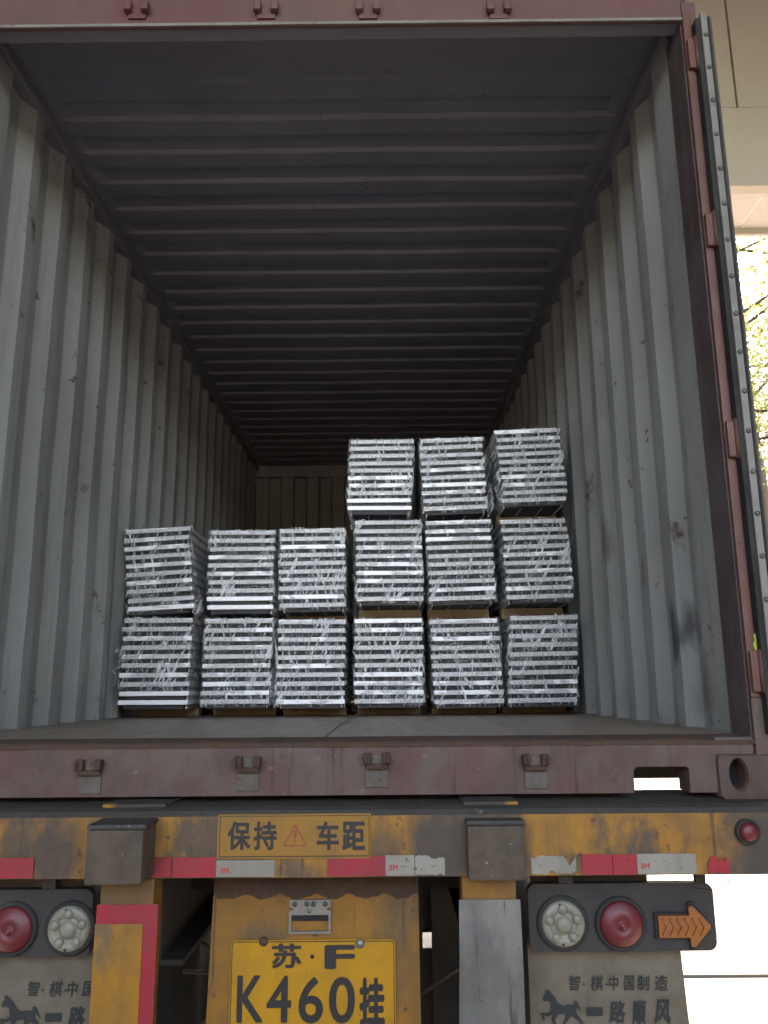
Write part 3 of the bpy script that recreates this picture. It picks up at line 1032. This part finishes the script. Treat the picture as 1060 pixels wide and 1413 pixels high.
# bent sheet over the other post
q = pxbox(636, 722, 1242, 1420, -0.125)
b = MB()
nx_, nz_ = 12, 20
vs = []
for off in (0.0, 0.003):
    for j in range(nz_ + 1):
        for i in range(nx_ + 1):
            t, v_ = i / nx_, j / nz_
            xx = q[0] + (q[1] - q[0]) * t - 0.012 * v_ * (1 - t)
            zz = q[3] + (q[2] - 0.2 - q[3]) * v_
            vs.append((xx, -0.122 - 0.006 * noise.noise(Vector((xx * 12, 0, zz * 9))) - 0.008 * math.sin(v_ * 5) + off, zz))
n = nx_ + 1
f0 = [(j * n + i, j * n + i + 1, (j + 1) * n + i + 1, (j + 1) * n + i) for j in range(nz_) for i in range(nx_)]
k0 = n * (nz_ + 1)
b.add(vs, f0 + [tuple(k0 + a_ for a_ in reversed(f_)) for f_ in f0], 0, True)
b.build('bent_sheet', M['sheet'], tr)

# number plate panel
PY = 0.05
a_ = at(296, 1215, PY)
c_ = at(577, 1215, PY)
d_ = at(284, 1413, PY)
e_ = at(581, 1413, PY)
poly = [(a_.x, zbb + 0.06), (c_.x, zbb + 0.06), (c_.x, c_.z), (e_.x, e_.z), (e_.x, e_.z - 0.2), (d_.x, e_.z - 0.2), (d_.x, d_.z), (a_.x, a_.z)]
pan = MB().prism(poly, PY, PY + 0.006).build('plate_panel', M['yellow_clean'], tr)
# rusty scalloped weld edge at its top
b = MB()
pts = []
z_ = at(430, 1228, PY).z
for i in range(41):
    xx = a_.x + (c_.x - a_.x) * i / 40
    pts.append((xx, z_ - 0.006 - 0.016 * abs(math.sin(i * 0.46 + 0.3)) - 0.008 * noise.noise(Vector((i * 0.6, 0, 0)))))
b.prism([(a_.x, zbb + 0.05)] + pts + [(c_.x, zbb + 0.05)], PY - 0.0035, PY - 0.0005)
b.build('rusty_edge', M['rust'], pan)
# plate
PZ = PY - 0.010
q = pxbox(317, 546, 1297, 1420, PZ)
pw, ph = q[1] - q[0], (q[1] - q[0]) * 0.5
z1 = q[3]
z0 = z1 - ph
x0, x1 = q[0], q[1]


def rrect(x0, x1, z0, z1, r, n=6):
    pts = []
    for cx_, cz_, a0_ in ((x1 - r, z1 - r, 0), (x0 + r, z1 - r, 90), (x0 + r, z0 + r, 180), (x1 - r, z0 + r, 270)):
        for i in range(n + 1):
            t = R(a0_ + 90 * i / n)
            pts.append((cx_ + r * math.cos(t), cz_ + r * math.sin(t)))
    return pts


def frame(outer, inner, y0, y1):
    b = MB()
    n = len(outer)
    vs = [(x_, y0, z_) for x_, z_ in outer] + [(x_, y0, z_) for x_, z_ in inner] + [(x_, y1, z_) for x_, z_ in outer] + [(x_, y1, z_) for x_, z_ in inner]
    fs = []
    for i in range(n):
        j = (i + 1) % n
        fs += [(i, j, n + j, n + i), (i, j, 2 * n + j, 2 * n + i), (n + i, n + j, 3 * n + j, 3 * n + i)]
    b.add(vs, fs)
    return b


plate = MB().prism(rrect(x0, x1, z0, z1, 0.012), PZ, PZ + 0.0025).build('number_plate', M['plate_yellow'], tr)
frame(rrect(x0 + 0.003, x1 - 0.003, z0 + 0.003, z1 - 0.003, 0.010), rrect(x0 + 0.0048, x1 - 0.0048, z0 + 0.0048, z1 - 0.0048, 0.009), PZ - 0.0016, PZ).build('border', M['black_txt'], plate)
Yp = PZ - 0.0004
for ch, a0_, a1_, b0_, b1_, bd in (('苏', 375, 416, 1302, 1336, 0.03), ('F', 448, 490, 1304, 1337, 0.032),
                                   ('K', 327, 363, 1346, 1411, 0.015), ('4', 368, 402, 1346.5, 1411, 0.015), ('6', 412, 446, 1348, 1412, 0.015), ('0', 454, 490, 1348, 1412, 0.015),
                                   ('挂', 496, 531, 1349, 1416, 0.04)):
    q = pxbox(a0_, a1_, b0_, b1_, Yp)
    lettering(ch, M['black_txt'], plate, *q, Yp, bd, depth=0.0016)
c = at(431, 1320, Yp)
MB().disc((c.x, Yp, c.z), [(0.005, 0.0), (0.005, 0.002), (0.0005, 0.0022)], 16).build('dot', M['black_txt'], plate)
for px, py, mt_ in ((364, 1299, 'rust'), (497, 1302, 'steel')):
    c = at(px, py, PZ)
    MB().disc((c.x, PZ, c.z), [(0.0115, 0.0), (0.0115, 0.004), (0.008, 0.0075), (0.0005, 0.0085)], 14).build('bolt', M[mt_], plate)
# bracket above the plate: open frame with bolts
q = pxbox(399, 457, 1241, 1288, PY - 0.004)
bw, bh = q[1] - q[0], q[3] - q[2]
X = lambda t: q[0] + bw * t
Z = lambda t: q[2] + bh * t
b = MB()
yb = PY - 0.004
b.prism([(X(0), Z(0.55)), (X(0.06), Z(0.55)), (X(0.94), Z(0.55)), (X(1), Z(0.55)), (X(1), Z(0.68)), (X(0.9), Z(0.70)), (X(0.9), Z(0.76)), (X(1), Z(0.78)), (X(0.98), Z(1)), (X(0.02), Z(1)), (X(0), Z(0.78)), (X(0.1), Z(0.76)), (X(0.1), Z(0.70)), (X(0), Z(0.68))], yb - 0.006, yb + 0.003)
b.box(X(0), X(0.06), yb - 0.006, yb + 0.003, Z(0.0), Z(0.55)).box(X(0.94), X(1), yb - 0.006, yb + 0.003, Z(0), Z(0.55)).box(X(0.06), X(0.94), yb - 0.006, yb + 0.003, Z(0.0), Z(0.07))
br = b.build('plate_bracket', M['steel'], tr)
MB().box(X(0.07), X(0.93), yb + 0.0005, yb + 0.003, Z(0.36), Z(0.55)).build('slot', M['cavity_shade'], br)  # black plate painted as the shade in the bracket opening
for t in (0.14, 0.42, 0.58, 0.86):
    MB().disc((X(t), yb - 0.006, Z(0.88)), [(0.0065, 0), (0.0065, 0.003), (0.0005, 0.005)], 10).build('bolt', M['rivet'], br)
MB().disc((X(0.48), yb - 0.006, Z(0.68)), [(0.006, 0), (0.006, 0.002), (0.0005, 0.003)], 10).build('bolt', M['steel'], br)


# lamp panels and lamps
def round_lamp(px, py, Y, r, kind, parent):
    c = at(px, py, Y)
    c.y = Y
    rim = MB().disc(c, [(r * 1.20, -0.002), (r * 1.20, 0.008), (r * 1.10, 0.014), (r * 1.02, 0.012)], 40).build('lamp_rim', M['rubber'], parent)
    b = MB()
    prof = [(r * 1.03, 0.004), (r * 0.99, 0.016), (r * 0.9, 0.021), (r * 0.62, 0.022), (r * 0.58, 0.017), (r * 0.40, 0.017), (r * 0.36, 0.024), (r * 0.18, 0.028), (0.0004, 0.029)] if kind == 'white' else \
        [(r * 1.03, 0.004), (r * 0.99, 0.014), (r * 0.92, 0.018), (r * 0.6, 0.026), (r * 0.30, 0.030), (r * 0.27, 0.027), (r * 0.20, 0.027), (r * 0.16, 0.032), (0.0004, 0.034)]
    b.disc(c, prof, 40)
    ln = b.build('lens', M['lens_white' if kind == 'white' else 'lens_red'], rim)
    if kind == 'white':
        for i in range(5):
            a = R(20 + 72 * i)
            p = c + Vector((math.cos(a) * r * 0.68, -0.017, math.sin(a) * r * 0.68))
            MB().disc(p, [(r * 0.24, 0.0), (r * 0.22, 0.006), (r * 0.12, 0.010), (0.0004, 0.011)], 18).build('reflector_boss', M['lens_white'], rim)
        for a in (100, 265):
            p = c + Vector((math.cos(R(a)) * r * 0.86, -0.02, math.sin(R(a)) * r * 0.86))
            MB().disc(p, [(0.0032, 0), (0.0032, 0.003), (0.0004, 0.004)], 10).build('screw', M['rubber'], rim)


def arrow_lamp(q, Y, s, parent):
    """q box, s = +1 arrow points to +X"""
    X = (lambda t: q[0] + (q[1] - q[0]) * t) if s > 0 else (lambda t: q[1] - (q[1] - q[0]) * t)
    Z = lambda t: q[2] + (q[3] - q[2]) * t
    pts = [(0.0, 0.22), (0.60, 0.22), (0.60, 0.0), (0.68, -0.02), (1.0, 0.46), (1.0, 0.54), (0.68, 1.02), (0.60, 1.0), (0.60, 0.78), (0.0, 0.78)]
    cx_, cz_ = 0.5, 0.5
    rim = [(X(cx_ + (a - cx_) * 1.10), Z(cz_ + (b_ - cz_) * 1.18)) for a, b_ in pts]
    r_ = MB().prism(rim, Y - 0.010, Y + 0.001).build('lamp_rim', M['rubber'], parent)
    b = MB()
    b.prism([(X(a), Z(b_)) for a, b_ in pts], Y - 0.020, Y - 0.009)
    ln = b.build('lens', M['lens_amber'], r_)
    for i in range(6):
        t = 0.05 + i * 0.145
        ch = [(t, 0.28), (t + 0.05, 0.28), (t + 0.14, 0.5), (t + 0.05, 0.72), (t, 0.72), (t + 0.09, 0.5)]
        MB().prism([(X(min(a, 0.97)), Z(b_)) for a, b_ in ch], Y - 0.025, Y - 0.0195).build('chevron', M['lens_amber'], r_)


LY = -0.02
for s in (1, -1):
    if s > 0:
        q = pxbox(730, 987, 1219, 1313, LY)
    else:
        q = pxbox(-131, 126, 1228, 1322, LY)
    b = MB()
    b.prism(rrect(q[0], q[1], q[2], q[3], 0.022), LY, LY + 0.028)
    panel = b.build('lamp_panel', M['lamp_box'], tr)
    if s > 0:
        round_lamp(776, 1273, LY, 0.0545, 'white', panel)
        round_lamp(856, 1274, LY, 0.0545, 'red', panel)
        arrow_lamp(pxbox(906, 977, 1249, 1303, LY), LY, 1, panel)
        edges = ((984.5, 1263), (984.5, 1285))
        brk = ((770, 790), (959, 973))
    else:
        round_lamp(98, 1280, LY, 0.0545, 'white', panel)
        round_lamp(18, 1281, LY, 0.0545, 'red', panel)
        arrow_lamp(pxbox(-113, -42, 1256, 1310, LY), LY, -1, panel)
        brk = ((-110, -95), (60, 78))
    for u0, u1 in brk:
        xa, xb = at(u0, 1215, LY + 0.01).x, at(u1, 1215, LY + 0.01).x
        MB().box(xa, xb, LY + 0.005, LY + 0.020, q[3] - 0.01, zbb + 0.02).build('lamp_bracket', M['grime'], tr)
    r0, r1 = (733, 893) if s > 0 else (-150, 128)
    MB().box(at(r0, 1218, 0.04).x, at(r1, 1218, 0.04).x, 0.035, 0.06, q[3] - 0.05, zbb + 0.03, 0.002).build('lamp_rail', M['block'], tr)
    # mud flap with its print
    FY = 0.02
    f0_, f1_ = (728, 938) if s > 0 else (-28, 182)
    yo = 0 if s > 0 else 8
    A = at(f0_, 1300 + yo, FY)
    B = at(f1_, 1300 + yo, FY)
    C = at(f1_ + 8, 1413 + yo, FY)
    b = MB()
    nx_, nz_ = 10, 16
    vs = []
    zt_, zb_ = A.z, A.z - 0.75
    for off in (0.0, 0.006):
        for j in range(nz_ + 1):
            for i in range(nx_ + 1):
                t, v_ = i / nx_, j / nz_
                xx = A.x + (B.x - A.x) * t + 0.015 * v_ * 2.2 * t
                vs.append((xx, FY + 0.004 * noise.noise(Vector((xx * 5, s, v_ * 4))) * v_ + off, zt_ + (zb_ - zt_) * v_))
    n = nx_ + 1
    f0 = [(j * n + i, j * n + i + 1, (j + 1) * n + i + 1, (j + 1) * n + i) for j in range(nz_) for i in range(nx_)]
    k0 = n * (nz_ + 1)
    b.add(vs, f0 + [tuple(k0 + a for a in reversed(f_)) for f_ in f0], 0, True)
    flap = b.build('mud_flap', M['flap'], tr)
    dx = 0 if s > 0 else -747
    TY = FY - 0.004
    for ch, u0, u1 in (('智', 785, 801), ('·', 804, 807), ('棋', 815, 833), ('·', 836, 839), ('中', 840, 854), ('国', 861, 876), ('制', 880, 897), ('造', 903, 922)):
        hgt = (1357, 1360) if ch == '·' else (1346, 1367)
        qq = pxbox(u0 + dx, u1 + dx, hgt[0] + yo, hgt[1] + yo, TY)
        lettering(ch, M['faint_txt'], flap, *qq, TY, 0.012, 0.12, depth=0.001)
    for ch, u0, u1, v0, v1 in (('一', 809, 832, 1390, 1402), ('路', 840, 863, 1381, 1412), ('顺', 872, 893, 1381, 1414), ('风', 902, 925, 1379, 1413)):
        qq = pxbox(u0 + dx, u1 + dx, v0 + yo, v1 + yo, TY)
        lettering(ch, M['faint_txt'], flap, *qq, TY, 0.03, 0.2, depth=0.001)
    # running horse silhouette
    hp = [(753, 1366), (757, 1366), (765, 1375), (771, 1385), (777, 1388), (786, 1386), (791, 1387), (793, 1381), (797, 1382), (800, 1390), (803, 1398), (799, 1393),
          (796, 1391), (795, 1397), (799, 1403), (806, 1412), (802, 1413), (795, 1406), (789, 1402), (784, 1407), (780, 1414), (776, 1415), (780, 1406), (780, 1399), (770, 1400),
          (766, 1408), (770, 1416), (765, 1416), (761, 1408), (763, 1400), (755, 1403), (749, 1400), (753, 1406), (750, 1408), (746, 1398), (756, 1398), (761, 1394), (760, 1384), (756, 1381), (751, 1382), (749, 1378), (754, 1371)]
    pts = []
    for u, v in hp:
        c = at(u + dx, v + yo, TY)
        pts.append((c.x, c.z))
    MB().prism(pts, TY - 0.001, TY).build('horse_emblem', M['faint_txt'], flap)

# frame members behind
for s in (-1, 1):
    b = MB()
    b.box(s * 0.47 - 0.07, s * 0.47 + 0.07, 0.21, 7.0, F - 0.215, F - 0.20)
    b.box(s * 0.47 - 0.07, s * 0.47 + 0.07, 0.21, 7.0, F - 0.62, F - 0.605)
    b.box(s * 0.47 - 0.006, s * 0.47 + 0.006, 0.21, 7.0, F - 0.605, F - 0.215)
    b.build('main_beam', M['dark_steel'], tr)
for y in (0.55, 1.7, 2.9, 4.1, 5.3, 6.5):
    MB().box(-0.463, 0.463, y, y + 0.06, F - 0.50, F - 0.30).build('cross_member', M['dark_steel'], tr)
MB().box(-0.46, 0.30, 1.05, 1.07, F - 1.25, F - 0.25).build('underside_light_block', M['dark_steel'], tr)  # added plates, block the sunlit ground so the underside stays dark
MB().box(0.335, 0.46, 1.05, 1.07, F - 1.25, F - 0.25).build('underside_light_block', M['dark_steel'], tr)
MB().box(0.29, 0.345, 1.075, 1.09, at(590, 1281, 1.08).z, F - 0.25).build('underside_light_block', M['dark_steel'], tr)
MB().box(0.29, 0.345, 1.075, 1.09, F - 1.25, at(590, 1309, 1.08).z).build('underside_light_block', M['dark_steel'], tr)
for a, c in (((-0.52, 0.5, F - 0.55), (-0.20, 0.9, F - 0.95)), ((-0.50, 0.6, F - 0.98), (-0.14, 0.6, F - 0.60)), ((-0.33, 0.7, F - 1.05), (-0.27, 0.7, F - 0.62)), ((0.26, 0.5, F - 0.80), (0.55, 0.6, F - 0.60)), ((-0.48, 0.55, F - 0.74), (-0.18, 0.55, F - 0.70))):
    mid = (Vector(a) + Vector(c)) / 2 + Vector((0, 0, -0.03))
    MB().tube([a, mid, c], 0.007, 6).build('air_hose', M['grime'], tr)
for y in (1.35, 2.65):
    ax = MB().tube([(-0.95, y, F - 1.13), (0.95, y, F - 1.13)], 0.07, 14).build('axle', M['dark_steel'], tr)
    for s in (-1, 1):
        for xo in (0.66, 0.99):
            wh = MB().disc((s * (xo + 0.13), y, F - 1.13), [(0.28, -0.02), (0.30, 0.0), (0.45, 0.0), (0.51, 0.03), (0.52, 0.08), (0.52, 0.18), (0.51, 0.23), (0.45, 0.26), (0.30, 0.26), (0.28, 0.28)], 40, Vector((-s, 0, 0)))
            wh.build('tyre', M['tyre'], ax)
            MB().disc((s * (xo + 0.13), y, F - 1.13), [(0.29, 0.0), (0.27, 0.05), (0.15, 0.06), (0.12, 0.01), (0.001, 0.0)], 30, Vector((-s, 0, 0))).build('wheel_rim', M['grime'], ax)
c = at(990, 1225, -0.02)
MB().tube([at(955, 1225, -0.02), at(985, 1228, -0.02), at(1003, 1222, -0.03), at(1011, 1208, -0.05)], 0.0012, 5).build('cable', M['rubber'], tr)

# ---------------------------------------------------------------- the load: wrapped bundles on skids
SW, SD, SP = 0.33, 0.95, 0.0425
b = MB()
b.box(-SW / 2, SW / 2, 0, SD, 0.0, 0.0225, 0.0035)
b.box(-SW / 2 + 0.016, -SW / 2 + 0.020, 0.045, SD - 0.03, -0.0205, 0.0005)
b.box(SW / 2 - 0.020, SW / 2 - 0.016, 0.045, SD - 0.03, -0.0205, 0.0005)
b.box(-0.06, -0.056, 0.05, SD - 0.03, -0.0205, 0.0005)
b.box(0.05, 0.054, 0.06, SD - 0.03, -0.0205, 0.0005)
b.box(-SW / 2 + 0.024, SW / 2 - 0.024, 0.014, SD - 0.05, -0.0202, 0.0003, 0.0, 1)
shelf_me = b.mesh('steel_shelf', [M['galv'], M['gap_shade']])

LY0 = 1.75
BUND = [  # top-left x, top-right x, top y, tilt px, bottom-left x, bottom-right x, bottom y, label
    (170, 266, 853, 0, 163, 258, 973, 'wrapped bundle of steel panels on the floor against the wall, film bunched at its side'),
    (283, 378, 854, 0, 278, 371, 972, 'wrapped steel panel bundle on the floor, second from the wall beside the bunched film one'),
    (384, 476, 855, 0, 380, 476, 972, 'wrapped steel panel bundle on the floor under the two-high stack beside the three-high ones'),
    (490, 583, 854, 0, 489, 585, 971, 'wrapped steel panel bundle on the floor, lowest of the upright middle three-high stack'),
    (593, 688, 854, -1, 599, 695, 971, 'wrapped steel panel bundle on the floor leaning outwards below, lowest between two three-high stacks'),
    (703, 796, 849, -1, 702, 798, 970, 'wrapped steel panel bundle on the floor, lowest of the stack near the stained wall'),
    (172, 262, 729, -5, 176, 267, 842, 'tilted wrapped steel panel bundle in crumpled film, upper of the two-high stack along the wall'),
    (290, 379, 732, 0, 285, 377, 841, 'wrapped steel panel bundle with loose lowest panels, upper of the second two-high stack'),
    (386, 476, 729, -1, 385, 476, 838, 'wrapped steel panel bundle, upper of the two-high stack next to the three-high stacks'),
    (489, 580, 718, 0, 492, 585, 829, 'wrapped steel panel bundle in the middle of the three-high stack next to the low stacks'),
    (587, 678, 718, -2, 593, 684, 828, 'wrapped steel panel bundle in the middle of the three-high stack between the other two'),
    (691, 781, 716, -2, 700, 793, 826, 'wrapped steel panel bundle, middle of the three-high stack by the bare wall, top leaning inwards'),
    (484, 571, 606, 0, 479, 568, 704, 'wrapped steel panel bundle topping the three-high stack next to the low stacks'),
    (579, 667, 604, -3, 584, 672, 703, 'wrapped steel panel bundle with film hanging loose beneath, topping the three-high stack between two others'),
    (682, 770, 592, -3, 693, 783, 692, 'wrapped steel panel bundle with skewed top panels, highest of all, by the bare wall'),
]
SKL = ['timber skid on the floor under the bundle with bunched film against the wall', 'timber skid on the floor under the second bundle from the film-bunched corner',
       'timber skid on the floor under the third stack, next to the three-high ones', 'timber skid on the floor under the three-high stack beside the low stacks',
       'timber skid on the floor under the middle of the three high stacks', 'timber skid on the floor under the tallest stack by the bare wall',
       'timber skid between the two bundles of the tilted stack along the wall', 'timber skid between the two bundles of the second low stack',
       'timber skid between the two bundles of the low stack touching the high ones', 'lower raised timber skid in the three-high stack beside the low stacks',
       'lower raised timber skid in the middle of the three high stacks', 'lower raised timber skid in the tallest stack by the bare wall',
       'upper raised timber skid in the three-high stack beside the low stacks', 'upper raised timber skid in the middle of the three high stacks',
       'upper raised timber skid in the tallest stack by the bare wall']


def film_mesh(pts, tilt, hw, seed, bag, z0, z1):
    """a wrinkled film sleeve round a bundle; pts(t) -> centre x at height t; local coordinates"""
    rnd = random.Random(seed)
    per = []
    off = 0.006
    nfront, nside = 64, 26
    for i in range(nfront):
        per.append((-hw - off + (2 * hw + 2 * off) * i / (nfront - 1), -off, 1.0))
    for i in range(1, nside):
        per.append((hw + off, -off + (SD + 2 * off) * (i / nside) ** 1.3, 0.8))
    for i in range(8):
        per.append((hw + off - (2 * hw + 2 * off) * i / 7, SD + off, 0.3))
    for i in range(1, nside):
        per.append((-hw - off, SD + off - (SD + 2 * off) * (1 - (1 - i / nside) ** 1.3), 0.8))
    nz_ = 56
    vs = []
    H = z1 - z0
    so = seed * 13.7
    for j in range(nz_ + 1):
        t = j / nz_
        z = z0 - 0.012 + (H + 0.02) * t
        pull = 0.014 * max(0, 1 - t / 0.05) + 0.012 * max(0, (t - 0.96) / 0.04)
        cx_ = pts(t)
        for (x, y, wt) in per:
            nx_ = noise.noise(Vector((x * 9 + so, y * 4 + z * 14, z * 9)))
            n2 = noise.noise(Vector((x * 30 + z * 22 + so, y * 6, z * 34 - x * 10)))
            n3 = noise.noise(Vector((x * 70 + so, y * 8, z * 60 + x * 45)))
            dd = (max(nx_, -0.25) * 0.010 + n2 * 0.004 + n3 * 0.0018) * wt
            ex = ez = 0.0
            sx = 1 if x > hw else (-1 if x < -hw else 0)
            if bag and wt < 0.95:
                bl = max(0, noise.noise(Vector((so, y * 3, z * 7))) + 0.25)
                if bag * sx > 0:
                    dd += bl * 0.045 * math.exp(-((y - 0.08) / 0.25) ** 2)
            yy = y
            xx = x
            if sx and y > 0.001:
                xx += sx * (dd + 0.002)
            if y < 0:
                yy -= max(dd, -0.004)
                # the film sinks a little between panels
                ph = ((z - 0.011) / SP_[0]) % 1.0
                yy += 0.0035 * (1 - abs(2 * ph - 1))
                edge = min(1.0, (hw + off - abs(x)) / 0.01)
                xx += 0.004 * nx_ * (1 - edge)
            if y < 0:
                yy += pull
            else:
                xx -= sx * pull
            vs.append((xx + cx_, yy, z + tilt * x))
    n = len(per)
    fs = [(j * n + i, j * n + (i + 1) % n, (j + 1) * n + (i + 1) % n, (j + 1) * n + i) for j in range(nz_) for i in range(n)]
    return MB().add(vs, fs, 0, True)


SP_ = [SP]
wood_me = {}
for k, (tl, trr, ty, tp, bl, br_, by, label) in enumerate(BUND):
    rnd = random.Random(100 + k)
    Yb = LY0 + rnd.uniform(-0.012, 0.012) + (0.0 if k < 6 else 0.01)
    A, B = at(tl, ty, Yb), at(trr, ty, Yb)
    C, D = at(bl, by, Yb), at(br_, by, Yb)
    hw = ((B.x - A.x) + (D.x - C.x)) / 4
    ctop, cbot = (A.x + B.x) / 2, (C.x + D.x) / 2
    ztop, zbot = (A.z + B.z) / 2, (C.z + D.z) / 2
    tilt = -tp / 91.0
    if k < 6:
        zbot = max(zbot, F + 0.045)
    pitch = (ztop - zbot - 0.0225) / 9.0
    SP_[0] = pitch
    root = thing('wrapped_bundle', label, 'bundle', (cbot, Yb, zbot), 'wrapped steel bundles stacked in the container')
    for i in range(10):
        t = i / 9.0
        # gentle S-shaped lean, as stacks slump
        cx_ = (ctop - cbot) * (t ** 1.2 if ctop > cbot else t)
        if k == 14:
            cx_ = (ctop - cbot) * max(0.0, (t - 0.3) / 0.7) ** 1.5
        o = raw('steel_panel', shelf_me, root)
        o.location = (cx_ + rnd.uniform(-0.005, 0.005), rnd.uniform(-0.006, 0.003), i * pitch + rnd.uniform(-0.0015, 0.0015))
        o.rotation_euler = (0, -math.atan(tilt) + rnd.uniform(-0.006, 0.006), rnd.uniform(-0.004, 0.004))
        o.scale = (2 * hw / SW, 1, 1)
    low = {7: 2.0, 0: 2.0, 12: 1.6}.get(k, 0)
    f = film_mesh(lambda t: (ctop - cbot) * (t if k != 14 else max(0.0, (t - 0.3) / 0.7) ** 1.5), tilt, hw, k + 1, {0: -1, 6: -1, 2: -1, 13: 1, 14: -1, 6: 1}.get(k, 0), low * pitch * 0.9, ztop - zbot)
    raw('stretch_film', f.mesh('stretch_film', M['film']), root)
    if k in (0, 6, 13, 14, 2):
        # a loose tail of film hanging off the side
        sd_, zt_, ln_ = {0: (-1, 0.30, 0.26), 6: (1, 0.12, 0.17), 13: (1, 0.16, 0.20), 14: (-1, 0.36, 0.22), 2: (-1, 0.20, 0.22)}[k]
        lf = MB()
        nu, nv = 16, 26
        vs = []
        for iv in range(nv + 1):
            for iu in range(nu + 1):
                u, v = iu / nu, iv / nv
                wd = 0.035 + 0.03 * noise.noise(Vector((v * 4, k, 0)))
                n1 = noise.noise(Vector((u * 3 + k, v * 5, 1)))
                n2 = noise.noise(Vector((u * 9 + k, v * 14, 5)))
                sag = math.sin(v * math.pi) ** 0.7
                vs.append((sd_ * (hw + 0.004 + wd * sag * u + 0.012 * n1 * sag + 0.005 * n2), 0.01 + 0.07 * u * (1 - u) + 0.03 * n1 + 0.02 * n2, zt_ - ln_ * v))
        n_ = nu + 1
        lf.add(vs, [(a * n_ + c_, a * n_ + c_ + 1, (a + 1) * n_ + c_ + 1, (a + 1) * n_ + c_) for a in range(nv) for c_ in range(nu)], 0, True)
        raw('loose_film', lf.mesh('loose_film', M['film']), root)
    # the timber skid under it
    zlo = F if k < 6 else None
    if k >= 6:
        below = {6: 0, 7: 1, 8: 2, 9: 3, 10: 4, 11: 5, 12: 9, 13: 10, 14: 11}[k]
        zlo = tops[below]
    if k == 0:
        tops = {}
    tops[k] = ztop + 0.006
    ht = zbot - 0.021 - zlo
    sk = thing('timber_skid', SKL[k], 'skid', (cbot, Yb, zlo), 'timber skids under the bundles')
    ht = max(ht, 0.02)
    for yy in (0.27, 0.72):
        MB().box(cbot - hw + 0.004, cbot + hw - 0.004, Yb + yy, Yb + yy + 0.085, zlo + 0.0006, zlo + ht, 0.002).build('bearer', M['wood'], sk)
